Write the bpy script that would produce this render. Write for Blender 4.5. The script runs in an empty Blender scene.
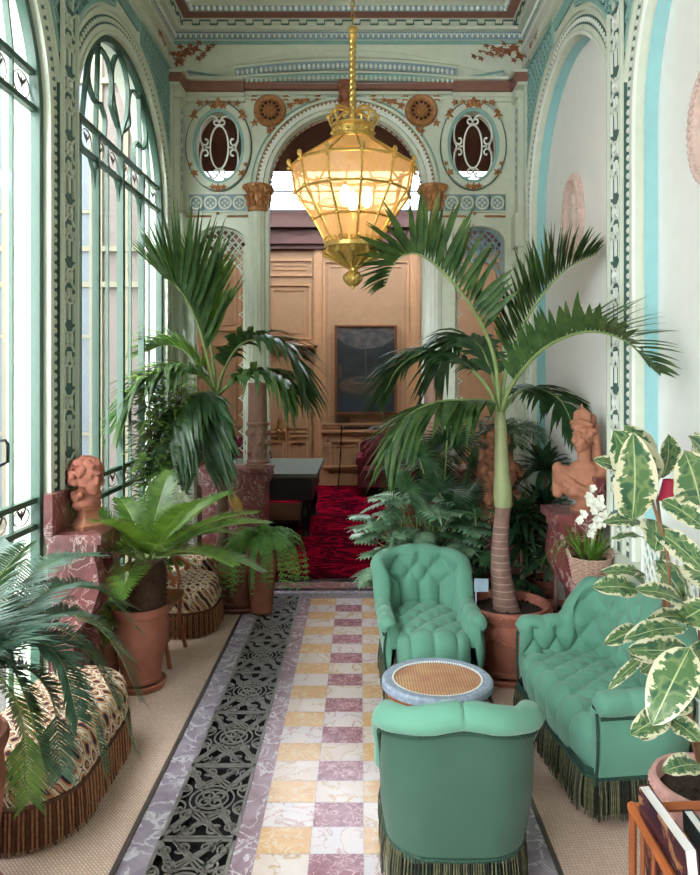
import bpy, math, random
from mathutils import Vector, Matrix, noise
from mathutils.geometry import tessellate_polygon
PI = math.pi
C = bpy.context.scene.collection
S = bpy.context.scene
# ---------------------------------------------------------------- camera
F = 700.0; CH = 1.9; VX, VY = 360.0, 376.0
cd = bpy.data.cameras.new('camera'); cam = bpy.data.objects.new('camera', cd); C.objects.link(cam)
cam.location = (0, 0, CH); cam.rotation_euler = (PI/2, 0, 0)
cd.sensor_fit = 'VERTICAL'; cd.sensor_height = 36; cd.lens = 36*F/875
cd.shift_x = -(VX-350)/875; cd.shift_y = (VY-437.5)/875
cd.clip_start = 0.05; cd.clip_end = 200
S.camera = cam
# ---------------------------------------------------------------- light and exposure
S.view_settings.view_transform = 'Standard'; S.view_settings.look = 'None'
S.view_settings.gamma = 1; S.view_settings.use_curve_mapping = False
S.view_settings.exposure = 1.5
w = bpy.data.worlds.new('overcast sky'); S.world = w; w.use_nodes = True
bgn = w.node_tree.nodes['Background']
bgn.inputs[0].default_value = (0.95, 0.98, 1.0, 1); bgn.inputs[1].default_value = 7.5
def lamp(name, kind, loc, energy, color, size=None, size_y=None, rot=(0, 0, 0), **kw):
    ld = bpy.data.lights.new(name, kind); ld.energy = energy; ld.color = color
    if kind == 'AREA':
        ld.shape = 'RECTANGLE'; ld.size = size; ld.size_y = size_y
    for k, v in kw.items(): setattr(ld, k, v)
    o = bpy.data.objects.new(name, ld); C.objects.link(o); o.location = loc; o.rotation_euler = rot
    return o
# the sky is sampled through the tall windows on the left
BAYS = [5.06, 2.78, 0.5, -1.78]
for k, yc in enumerate(BAYS):
    o = lamp('window_daylight', 'AREA', (-1.95, yc, 2.2), 1, (1, 1, 1), 4.2, 1.95, (0, -PI/2, 0))
    o.data.cycles.is_portal = True      # a sampling aid only: it gives off no light of its own
# soft daylight through the glass roof of the hall beyond
sun = lamp('soft_sun', 'SUN', (0, 0, 9), 1.2, (1.0, 0.98, 0.95), rot=(0.1, 0.9, 0), angle=0.6)
# ---------------------------------------------------------------- helpers
def P(px, py, Y): return Vector(((px-VX)*Y/F, Y, CH-(py-VY)*Y/F))
def srgb(r, g, b):
    def f(c):
        c = c/255.0
        return c/12.92 if c <= 0.04045 else ((c+0.055)/1.055)**2.4
    return (f(r), f(g), f(b), 1)
class N:
    """small node-graph helper"""
    def __init__(s, name):
        s.m = bpy.data.materials.new(name); s.m.use_nodes = True
        s.t = s.m.node_tree; s.b = s.t.nodes['Principled BSDF']; s.out = s.t.nodes['Material Output']
    def n(s, typ, **kw):
        x = s.t.nodes.new(typ)
        for k, v in kw.items():
            if k.startswith('i_'):
                key = k[2:]; key = int(key) if key.isdigit() else key
                s.put(x.inputs[key], v)
            else: setattr(x, k, v)
        return x
    def put(s, inp, v):
        if isinstance(v, bpy.types.NodeSocket): s.t.links.new(v, inp)
        else: inp.default_value = v
    def math(s, op, a, b=None, c=None, clamp=False):
        x = s.n('ShaderNodeMath', operation=op, use_clamp=clamp); s.put(x.inputs[0], a)
        if b is not None: s.put(x.inputs[1], b)
        if c is not None: s.put(x.inputs[2], c)
        return x.outputs[0]
    def coord(s): return s.n('ShaderNodeTexCoord').outputs['Object']
    def mapping(s, vec, scale=(1, 1, 1), rot=(0, 0, 0), loc=(0, 0, 0)):
        x = s.n('ShaderNodeMapping'); s.put(x.inputs[0], vec)
        x.inputs['Scale'].default_value = scale; x.inputs['Rotation'].default_value = rot; x.inputs['Location'].default_value = loc
        return x.outputs[0]
    def noise(s, vec, scale=5, detail=4, rough=0.5, dist=0.0, out=0):
        x = s.n('ShaderNodeTexNoise'); s.put(x.inputs['Vector'], vec)
        x.inputs['Scale'].default_value = scale; x.inputs['Detail'].default_value = detail
        x.inputs['Roughness'].default_value = rough; x.inputs['Distortion'].default_value = dist
        return x.outputs[out]
    def ramp(s, fac, stops, interp='LINEAR'):
        x = s.n('ShaderNodeValToRGB'); s.put(x.inputs[0], fac); r = x.color_ramp; r.interpolation = interp
        while len(r.elements) < len(stops): r.elements.new(0.5)
        for e, (p, c) in zip(r.elements, stops): e.position = p; e.color = c
        return x.outputs[0]
    def mix(s, fac, a, b, mode='MIX'):
        x = s.n('ShaderNodeMix', data_type='RGBA', blend_type=mode); s.put(x.inputs[0], fac)
        s.put(x.inputs[6], a); s.put(x.inputs[7], b); return x.outputs[2]
    def bump(s, h, strength=0.3, dist=0.01):
        x = s.n('ShaderNodeBump'); s.put(x.inputs['Height'], h); x.inputs['Strength'].default_value = strength
        x.inputs['Distance'].default_value = dist; s.t.links.new(x.outputs[0], s.b.inputs['Normal'])
    def base(s, c): s.put(s.b.inputs['Base Color'], c)
def mk(name, col, rough=0.5, metal=0.0, var=0.12, vs=12, bump=0.0, bs=60, spec=None, sheen=0.0):
    g = N(name); co = g.coord()
    nz = g.noise(co, vs, 4)
    dk = tuple(x*(1-var) for x in col[:3])+(1,); lt = tuple(min(1, x*(1+var)) for x in col[:3])+(1,)
    g.base(g.ramp(nz, [(0.3, dk), (0.7, lt)]))
    g.b.inputs['Roughness'].default_value = rough; g.b.inputs['Metallic'].default_value = metal
    if spec is not None: g.b.inputs['Specular IOR Level'].default_value = spec
    if sheen: g.b.inputs['Sheen Weight'].default_value = sheen
    if bump: g.bump(g.noise(co, bs, 3), bump, 0.004)
    return g.m
def marble(name, c1, c2, vein, scale=6, rough=0.25, vw=0.04, vs=2.0):
    g = N(name); co = g.coord()
    n1 = g.noise(co, scale, 6, 0.62, 0.6)
    base = g.ramp(n1, [(0.32, c1), (0.68, c2)])
    n2 = g.noise(co, scale*vs*0.4, 5, 0.55, 1.2)
    v = g.math('ABSOLUTE', g.math('SUBTRACT', n2, 0.5))
    vm = g.math('SUBTRACT', 1.0, g.math('DIVIDE', v, vw), clamp=True)
    g.base(g.mix(vm, base, vein)); g.b.inputs['Roughness'].default_value = rough
    return g.m
def leafmat(name, c1, c2, rough=0.4, trans=0.25, back=None, spec=0.4, vs=14):
    g = N(name); co = g.coord()
    col = g.ramp(g.noise(co, vs, 3), [(0.35, c1), (0.65, c2)])
    g.base(col); g.b.inputs['Roughness'].default_value = rough; g.b.inputs['Specular IOR Level'].default_value = spec
    tr = g.n('ShaderNodeBsdfTranslucent'); g.put(tr.inputs[0], g.mix(0.5, col, srgb(150, 190, 60)))
    ms = g.n('ShaderNodeMixShader'); ms.inputs[0].default_value = trans
    g.t.links.new(g.b.outputs[0], ms.inputs[1]); g.t.links.new(tr.outputs[0], ms.inputs[2])
    g.t.links.new(ms.outputs[0], g.out.inputs[0]); return g.m
def glassmat(name, tint=(0.97, 0.99, 0.98, 1), gloss=0.06, rough=0.05):
    g = N(name); tr = g.n('ShaderNodeBsdfTransparent'); tr.inputs[0].default_value = tint
    gl = g.n('ShaderNodeBsdfGlossy'); gl.inputs['Roughness'].default_value = rough
    ms = g.n('ShaderNodeMixShader'); ms.inputs[0].default_value = gloss
    g.t.links.new(tr.outputs[0], ms.inputs[1]); g.t.links.new(gl.outputs[0], ms.inputs[2]); g.t.links.new(ms.outputs[0], g.out.inputs[0])
    return g.m
class MB:
    def __init__(s): s.v = []; s.f = []; s.mi = []; s.a = {}
    def quad(s, a, b, c, d, m=0):
        i = len(s.v); s.v += [a, b, c, d]; s.f.append((i, i+1, i+2, i+3)); s.mi.append(m)
    def box(s, lo, hi, m=0, rot=None, cen=None):
        x0, y0, z0 = lo; x1, y1, z1 = hi
        i = len(s.v); vs = [Vector((x, y, z)) for z in (z0, z1) for x, y in ((x0, y0), (x1, y0), (x1, y1), (x0, y1))]
        if rot is not None:
            c = Vector(cen) if cen is not None else Vector(((x0+x1)/2, (y0+y1)/2, (z0+z1)/2)); vs = [c+rot@(q-c) for q in vs]
        s.v += vs
        for f in ((0, 3, 2, 1), (4, 5, 6, 7), (0, 1, 5, 4), (1, 2, 6, 5), (2, 3, 7, 6), (3, 0, 4, 7)):
            s.f.append(tuple(i+k for k in f)); s.mi.append(m)
    def grid(s, rows, m=0, closed=False, loop=False):
        """rows: list of equal-length point lists. closed: each row wraps; loop: last row joins the first"""
        i = len(s.v); n = len(rows[0]); k = len(rows)
        for r in rows: s.v += r
        for a in range(k if loop else k-1):
            a2 = (a+1) % k
            for b in range(n if closed else n-1):
                b2 = (b+1) % n
                s.f.append((i+a*n+b, i+a*n+b2, i+a2*n+b2, i+a2*n+b)); s.mi.append(m(a, b) if callable(m) else m)
        return i
    def fan(s, pts, cen, m=0):
        i = len(s.v); s.v += list(pts)+[cen]; n = len(pts)
        for k in range(n): s.f.append((i+k, i+(k+1) % n, i+n)); s.mi.append(m)
    def tube(s, path, r, n=8, m=0, caps=True, closed=False, nrm=None, flat=1.0):
        path = [Vector(p) for p in path]; k = len(path)
        rr = r if isinstance(r, (list, tuple)) else [r]*k
        rows = []; up = None
        for i, p in enumerate(path):
            a = path[(i-1) % k] if (closed or i > 0) else p; b = path[(i+1) % k] if (closed or i < k-1) else p
            t = (b-a)
            t = t.normalized() if t.length > 1e-9 else Vector((0, 0, 1))
            if nrm is not None: u = Vector(nrm)
            elif up is None: u = Vector((0, 0, 1)) if abs(t.z) < 0.9 else Vector((1, 0, 0))
            else: u = up
            sd = t.cross(u)
            if sd.length < 1e-6: sd = t.cross(Vector((0.3, 1, 0.2)))
            sd.normalize(); u = sd.cross(t).normalized(); up = u
            rows.append([p+sd*(math.cos(2*PI*j/n)*rr[i])+u*(math.sin(2*PI*j/n)*rr[i]*flat) for j in range(n)])
        s.grid(rows, m, closed=True, loop=closed)
        if caps and not closed:
            s.fan(list(reversed(rows[0])), path[0], m); s.fan(rows[-1], path[-1], m)
    def lathe(s, prof, cen=(0, 0, 0), n=32, m=0, sx=1, sy=1, axis='z', wob=None):
        cen = Vector(cen); rows = []
        for q, (r, z) in enumerate(prof):
            row = []
            for j in range(n):
                a = 2*PI*j/n; r2 = r*(wob(a, q) if wob else 1)
                x, y = math.cos(a)*r2*sx, math.sin(a)*r2*sy
                row.append(cen+(Vector((x, y, z)) if axis == 'z' else Vector((x, -z, y)) if axis == 'y' else Vector((z, x, y))))
            rows.append(row)
        s.grid(rows, m, closed=True)
    def ball(s, c, r, m=0, n=8, k=5, sc=(1, 1, 1), rot=None):
        c = Vector(c); rows = []
        for a in range(k+1):
            th = PI*a/k; row = []
            for b in range(n):
                ph = 2*PI*b/n
                q = Vector((math.sin(th)*math.cos(ph)*r*sc[0], math.sin(th)*math.sin(ph)*r*sc[1], math.cos(th)*r*sc[2]))
                row.append(c+(rot@q if rot is not None else q))
            rows.append(row)
        s.grid(rows, m, closed=True)
    def ribbon(s, path, nrm, w, t, m=0, closed=False, off=0.0):
        """rectangular bar following path, lying in the plane whose normal is nrm"""
        path = [Vector(p) for p in path]; nrm = Vector(nrm).normalized(); k = len(path); rows = []
        for i, p in enumerate(path):
            a = path[(i-1) % k] if (closed or i > 0) else p; b = path[(i+1) % k] if (closed or i < k-1) else p
            d = (b-a)
            if d.length < 1e-9: d = Vector((0, 0, 1))
            sd = d.normalized().cross(nrm).normalized()
            ww = w(i/(k-1)) if callable(w) else w
            o = p+nrm*off
            rows.append([o-sd*ww/2, o+sd*ww/2, o+sd*ww/2+nrm*t, o-sd*ww/2+nrm*t])
        s.grid(rows, m, closed=True, loop=closed)
        if not closed:
            for r in (rows[0], rows[-1]): s.quad(*r, m=m)
    def plate(s, outer, holes, fn, d0, d1, m=0, mside=None):
        """flat plate with holes. fn(u, v, d) -> 3D"""
        loops = [outer]+list(holes)
        flat = [q for l in loops for q in l]
        tris = tessellate_polygon([[Vector((a, b, 0)) for a, b in l] for l in loops])
        for d in (d0, d1):
            i = len(s.v); s.v += [fn(a, b, d) for a, b in flat]
            for t in tris: s.f.append(tuple(i+x for x in t)); s.mi.append(m)
        for l in loops:
            s.grid([[fn(a, b, d0) for a, b in l], [fn(a, b, d1) for a, b in l]], m if mside is None else mside, closed=True)
    def build(s, name, mats, parent=None, smooth=True, world=True, ang=0.7, kind=None, label=None):
        if not isinstance(mats, (list, tuple)): mats = [mats]
        me = bpy.data.meshes.new(name)
        off = Vector((0, 0, 0))
        if parent is not None and world:
            q = parent
            while q is not None: off = off+q.location; q = q.parent
        me.from_pydata([tuple(Vector(p)-off) for p in s.v], [], s.f)
        for x in mats: me.materials.append(x)
        if len(mats) > 1: me.polygons.foreach_set('material_index', s.mi)
        if smooth:
            me.polygons.foreach_set('use_smooth', [True]*len(me.polygons))
        for k, vals in s.a.items():
            at = me.attributes.new(k, 'FLOAT_VECTOR', 'POINT'); at.data.foreach_set('vector', [c for q in vals for c in q])
        me.validate(); me.update()
        if smooth and ang is not None:
            try: me.set_sharp_from_angle(angle=ang)
            except Exception: pass
        o = bpy.data.objects.new(name, me); C.objects.link(o)
        if parent is not None: o.parent = parent
        if kind: o['kind'] = kind
        if label: o['label'] = label
        return o
def thing(name, label, cat, loc=(0, 0, 0), rotz=0, group=None):
    o = bpy.data.objects.new(name, None); C.objects.link(o); o.location = loc; o.rotation_euler = (0, 0, rotz)
    o.empty_display_size = 0.1
    o['label'] = label; o['category'] = cat
    if group: o['group'] = group
    return o
def tag(o, label, cat, group=None, kind=None):
    o['label'] = label; o['category'] = cat
    if group: o['group'] = group
    if kind: o['kind'] = kind
    return o
def struct(name, mb, mats, parent=None, **kw):
    o = mb.build(name, mats, parent, **kw)
    if parent is None: o['kind'] = 'structure'
    return o
def cat_rom(pts, n):
    pts = [Vector(p) for p in pts]; q = [pts[0]*2-pts[1]]+pts+[pts[-1]*2-pts[-2]]; out = []
    m = len(pts)-1
    for i in range(n+1):
        t = i/n*m; k = min(int(t), m-1); u = t-k
        a, b, c, d = q[k:k+4]
        out.append(0.5*((2*b)+(c-a)*u+(2*a-5*b+4*c-d)*u*u+(3*b-a-3*c+d)*u**3))
    return out
def arc2(cx, cz, r, a0, a1, n=24, rz=None):
    rz = r if rz is None else rz
    return [(cx+r*math.cos(a0+(a1-a0)*i/n), cz+rz*math.sin(a0+(a1-a0)*i/n)) for i in range(n+1)]
def arch(c, R, spring, z0, n=40, rz=None):
    return [(c+R, z0)]+arc2(c, spring, R, 0, PI, n, rz)+[(c-R, z0)]
def spiral(cx, cz, r0, r1, a0, turns, n=20):
    out = []
    for i in range(n+1):
        t = i/n; r = r0+(r1-r0)*t; a = a0+2*PI*turns*t; out.append((cx+r*math.cos(a), cz+r*math.sin(a)))
    return out
def rect(x0, z0, x1, z1): return [(x0, z0), (x1, z0), (x1, z1), (x0, z1)]
rnd = random.Random(7)
# ---------------------------------------------------------------- materials
GREEN = mk('pale green paint', srgb(212, 219, 202), 0.55, var=0.05)
CREAM = mk('cream plaster', srgb(226, 226, 212), 0.6, var=0.02)
PANEL = mk('white plaster', srgb(244, 244, 240), 0.7, var=0.015)
BLUE = mk('light blue paint', srgb(150, 200, 203), 0.55, var=0.04)
TEAL = mk('blue green paint', srgb(140, 180, 174), 0.55, var=0.06)
DTEAL = mk('dark teal paint', srgb(72, 104, 96), 0.6, var=0.1)
BROWN = mk('red brown paint', srgb(140, 96, 84), 0.55, var=0.08)
GOLD = mk('old gilding', srgb(176, 122, 78), 0.4, 0.25, var=0.3, vs=40)
RUST = mk('rust brown relief', srgb(150, 92, 66), 0.55, var=0.2, vs=30)
WHITE = mk('off white paint', srgb(232, 236, 228), 0.5, var=0.03)
IRON = mk('green painted iron', srgb(50, 84, 68), 0.4, var=0.1)
BLUEGREY = mk('blue grey stencil', srgb(140, 165, 178), 0.6, var=0.06)
TAN = mk('tan panelled timber', srgb(166, 128, 92), 0.5, var=0.06)
TAN2 = mk('peach moulding', srgb(186, 140, 98), 0.45, var=0.06)
DBROWN = mk('dark maroon ceiling', srgb(92, 58, 48), 0.6, var=0.1)
REDM = marble('red marble', srgb(96, 44, 46), srgb(140, 78, 78), srgb(205, 175, 170), 7, 0.3, 0.02, 2.2)
M_PALE = marble('pale cream marble', srgb(196, 176, 164), srgb(206, 194, 190), srgb(176, 146, 110), 5, 0.22, 0.03, 2.5)
M_WHITE = marble('white veined marble', srgb(194, 186, 192), srgb(206, 190, 184), srgb(170, 132, 124), 6, 0.22, 0.025, 2.5)
M_ORANGE = marble('orange marble', srgb(190, 146, 100), srgb(204, 166, 124), srgb(206, 188, 160), 14, 0.22, 0.03, 2)
M_PURP = marble('mottled red marble', srgb(122, 70, 82), srgb(150, 104, 114), srgb(216, 170, 178), 22, 0.22, 0.03, 2)
M_LILAC = marble('lilac grey marble', srgb(136, 122, 140), srgb(174, 162, 176), srgb(210, 204, 212), 7, 0.22, 0.03, 2.2)
M_ROSE = marble('rose veined marble', srgb(134, 106, 116), srgb(162, 140, 152), srgb(206, 196, 202), 8, 0.22, 0.025, 2.4)
BLACKM = marble('black marble', srgb(28, 28, 32), srgb(46, 44, 50), srgb(120, 116, 120), 9, 0.2, 0.02, 2)
GRATE = mk('worn grey iron', srgb(124, 119, 116), 0.5, 0.0, var=0.15, vs=25)
PIT = mk('dark trench', srgb(22, 22, 26), 0.9, var=0.3)
STRIP = mk('dark bronze strip', srgb(92, 82, 76), 0.45, 0.4, var=0.1)
TERRA = mk('terracotta', srgb(160, 98, 80), 0.8, var=0.16, vs=14, bump=0.3, bs=90)
TERRA_P = mk('pale pink terracotta', srgb(206, 158, 150), 0.8, var=0.12, vs=20, bump=0.3, bs=90)
TERRA_O = mk('orange terracotta', srgb(172, 116, 90), 0.75, var=0.14, vs=18, bump=0.3, bs=70)
CLAYROSE = mk('rose grey plaster', srgb(205, 180, 170), 0.8, var=0.1, vs=30, bump=0.3, bs=120)
SOIL = mk('dark soil', srgb(52, 38, 32), 0.95, var=0.4, vs=60, bump=0.8, bs=120)
WOOD = mk('warm brown wood', srgb(140, 78, 44), 0.35, var=0.2, vs=8)
WOODL = mk('orange brown wood', srgb(176, 98, 54), 0.35, var=0.15, vs=8)
DWOOD = mk('dark wood', srgb(56, 32, 24), 0.4, var=0.2)
BLACK = mk('black lacquer', srgb(24, 26, 28), 0.3, var=0.2)
BRASS = mk('brass', srgb(190, 150, 80), 0.3, 0.9, var=0.15)
def sisal():
    g = N('woven sisal'); co = g.coord()
    br = g.n('ShaderNodeTexBrick'); g.put(br.inputs['Vector'], g.mapping(co, (1, 1, 1), (0, 0, PI/4)))
    br.inputs['Scale'].default_value = 1.0; br.inputs['Brick Width'].default_value = 0.020; br.inputs['Row Height'].default_value = 0.0115
    br.inputs['Mortar Size'].default_value = 0.0022; br.inputs['Mortar Smooth'].default_value = 0.9
    br.inputs['Color1'].default_value = srgb(222, 196, 180); br.inputs['Color2'].default_value = srgb(206, 178, 160); br.inputs['Mortar'].default_value = srgb(140, 108, 92)
    nz = g.noise(co, 3, 3)
    g.base(g.mix(0.25, br.outputs[0], g.ramp(nz, [(0.3, srgb(196, 166, 150)), (0.7, srgb(228, 202, 188))])))
    g.bump(br.outputs[1], -0.6, 0.004); g.b.inputs['Roughness'].default_value = 0.95; return g.m
SISAL = sisal()
def redcarpet():
    g = N('red carpet'); co = g.coord()
    m = g.mapping(co, (1.6, 3.0, 1)); n1 = g.noise(m, 1.2, 4, 0.6, 1.6)
    a = g.math('ABSOLUTE', g.math('SUBTRACT', n1, 0.5))
    wv = g.n('ShaderNodeTexWave', wave_type='BANDS', bands_direction='X'); g.put(wv.inputs['Vector'], co)
    wv.inputs['Scale'].default_value = 0.55; wv.inputs['Distortion'].default_value = 2.5; wv.inputs['Detail'].default_value = 3
    mask = g.ramp(g.math('ADD', a, g.math('MULTIPLY', wv.outputs[1], -0.035)), [(0.0, (1, 1, 1, 1)), (0.03, (1, 1, 1, 1)), (0.055, (0, 0, 0, 1))])
    col = g.mix(mask, g.ramp(g.noise(co, 40, 2), [(0.3, srgb(104, 6, 24)), (0.7, srgb(138, 10, 34))]), srgb(58, 6, 20))
    g.base(col); g.b.inputs['Roughness'].default_value = 0.95; g.b.inputs['Specular IOR Level'].default_value = 0.0; return g.m
REDCARPET = redcarpet()
def ikat():
    g = N('patterned upholstery'); co = g.coord()
    wob = g.noise(g.mapping(co, (14, 14, 14)), 1, 2, out=1)
    v = g.n('ShaderNodeMixRGB'); v.blend_type = 'ADD'; v.inputs[0].default_value = 0.03; g.put(v.inputs[1], co); g.put(v.inputs[2], wob)
    sep = g.n('ShaderNodeSeparateXYZ'); g.put(sep.inputs[0], v.outputs[0])
    x = g.math('SINE', g.math('MULTIPLY', g.math('ADD', sep.outputs[0], g.math('MULTIPLY', sep.outputs[2], 0.6)), 95))
    y = g.math('SINE', g.math('MULTIPLY', g.math('ADD', sep.outputs[1], g.math('MULTIPLY', sep.outputs[2], 0.4)), 80))
    f = g.math('MULTIPLY_ADD', g.math('ADD', x, y), 0.25, 0.5)
    col = g.ramp(f, [(0, srgb(52, 30, 50)), (0.14, srgb(176, 116, 74)), (0.3, srgb(214, 190, 160)), (0.44, srgb(70, 40, 62)), (0.5, srgb(222, 204, 180)), (0.72, srgb(200, 150, 110)), (0.82, srgb(66, 34, 44)), (0.92, srgb(180, 130, 96))], 'CONSTANT')
    g.base(col); g.b.inputs['Roughness'].default_value = 0.9; return g.m
IKAT = ikat()
FRINGE_O = mk('tan and brown fringe', srgb(160, 112, 82), 0.9, var=0.35, vs=60)
FRINGE_D = mk('brown fringe', srgb(92, 54, 38), 0.9, var=0.3, vs=60)
SEAT_G = mk('mint green velvet', srgb(98, 152, 131), 0.75, var=0.05, vs=5, sheen=0.25, spec=0.25)
SEAT_B = mk('shaded green back cloth', srgb(60, 92, 78), 0.85, var=0.05, vs=5, sheen=0.15, spec=0.2)  # plain back cloth, its colour darkened for facing away from the light
BRAID = mk('dark green braid', srgb(36, 68, 56), 0.8, var=0.4, vs=90)
FRINGE_G = mk('olive green fringe', srgb(92, 92, 66), 0.85, var=0.4, vs=50)
FRINGE_K = mk('black green fringe', srgb(34, 36, 28), 0.85, var=0.4, vs=50)
OXB = mk('oxblood leather', srgb(96, 24, 36), 0.35, var=0.1)
GLASS = glassmat('window glass')
PALM = leafmat('palm green', srgb(46, 76, 46), srgb(84, 112, 64), 0.35, 0.22)
PALM2 = leafmat('deep palm green', srgb(40, 70, 46), srgb(66, 100, 62), 0.35, 0.15)
PALML = leafmat('bright palm green', srgb(74, 122, 46), srgb(126, 164, 70), 0.35, 0.35)
SAGO = leafmat('blue green sago', srgb(40, 78, 60), srgb(76, 112, 98), 0.35, 0.12, spec=0.45)
SAGO_G = leafmat('fresh sago green', srgb(56, 92, 38), srgb(104, 136, 58), 0.35, 0.3)
DARKLEAF = leafmat('dark leaf', srgb(24, 50, 34), srgb(46, 78, 48), 0.3, 0.1)
SILVER = leafmat('silvery green leaf', srgb(84, 134, 100), srgb(160, 192, 160), 0.3, 0.12, spec=0.7)
FERN = leafmat('fern green', srgb(78, 134, 62), srgb(124, 172, 90), 0.45, 0.3)
STALK = mk('pale green stalk', srgb(150, 170, 110), 0.5, var=0.1)
RACHIS = mk('leaf stalk', srgb(130, 150, 90), 0.5, var=0.15)
BARK = mk('brown palm bark', srgb(132, 102, 92), 0.85, var=0.2, vs=20, bump=0.5, bs=50)
SHAFTG = mk('smooth green crownshaft', srgb(150, 158, 112), 0.5, var=0.12, vs=8)
CONE = mk('rough cycad trunk', srgb(74, 50, 38), 0.9, var=0.4, vs=50, bump=0.8, bs=60)
PETAL = mk('white petals', srgb(240, 240, 226), 0.6, var=0.04)
def ficusmat():
    g = N('variegated rubber leaf'); a = g.n('ShaderNodeAttribute', attribute_name='luv').outputs['Vector']
    sep = g.n('ShaderNodeSeparateXYZ'); g.put(sep.inputs[0], a)
    nz = g.noise(g.mapping(a, (2.6, 1.0, 3)), 1.5, 3, 0.6)
    e = g.math('ADD', g.math('ABSOLUTE', sep.outputs[1]), g.math('MULTIPLY', g.math('SUBTRACT', nz, 0.45), 1.6))
    m = g.ramp(e, [(0, (0, 0, 0, 1)), (0.80, (0, 0, 0, 1)), (0.85, (1, 1, 1, 1))])
    n2 = g.noise(g.mapping(a, (1.2, 1.0, 3)), 1.6, 1)
    green = g.ramp(n2, [(0.42, srgb(86, 122, 76)), (0.5, srgb(128, 150, 100)), (0.62, srgb(58, 100, 72))])
    rib = g.math('LESS_THAN', g.math('ABSOLUTE', sep.outputs[1]), 0.035)
    col = g.mix(rib, g.mix(m, green, srgb(226, 222, 190)), srgb(190, 204, 150))
    g.base(col); g.b.inputs['Roughness'].default_value = 0.35
    tr = g.n('ShaderNodeBsdfTranslucent'); g.put(tr.inputs[0], col)
    ms = g.n('ShaderNodeMixShader'); ms.inputs[0].default_value = 0.2
    g.t.links.new(g.b.outputs[0], ms.inputs[1]); g.t.links.new(tr.outputs[0], ms.inputs[2]); g.t.links.new(ms.outputs[0], g.out.inputs[0])
    return g.m
FICUS = ficusmat()
# ---------------------------------------------------------------- room shell
XL, XR, XRB = -1.68, 1.48, 1.60
R0, SPR = 0.98, 3.28
YS, YE = 6.40, -3.0
CT = 5.12
def fl(a, b, d): return Vector((d, a, b))
mb = MB()
mb.plate(rect(YE, 0, YS+0.3, CT+0.1), [arch(c, R0, SPR, 0.05) for c in BAYS], fl, XL, XL-0.22)
wl = struct('wall_left', mb, GREEN)
mb = MB()
mb.plate(rect(YE, 0, YS+0.3, CT+0.1), [arch(c, R0, SPR, 0.9) for c in BAYS], fl, XR, XRB-0.001)
mb.plate(rect(YE, 0, YS+0.3, CT+0.1), [], fl, XRB, XRB+0.1, m=1)
wr = struct('wall_right', mb, [GREEN, PANEL])
mb = MB(); mb.box((XL-0.3, YE-0.15, 0), (XRB+0.1, YE, CT+0.1)); struct('wall_front', mb, GREEN)
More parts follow.
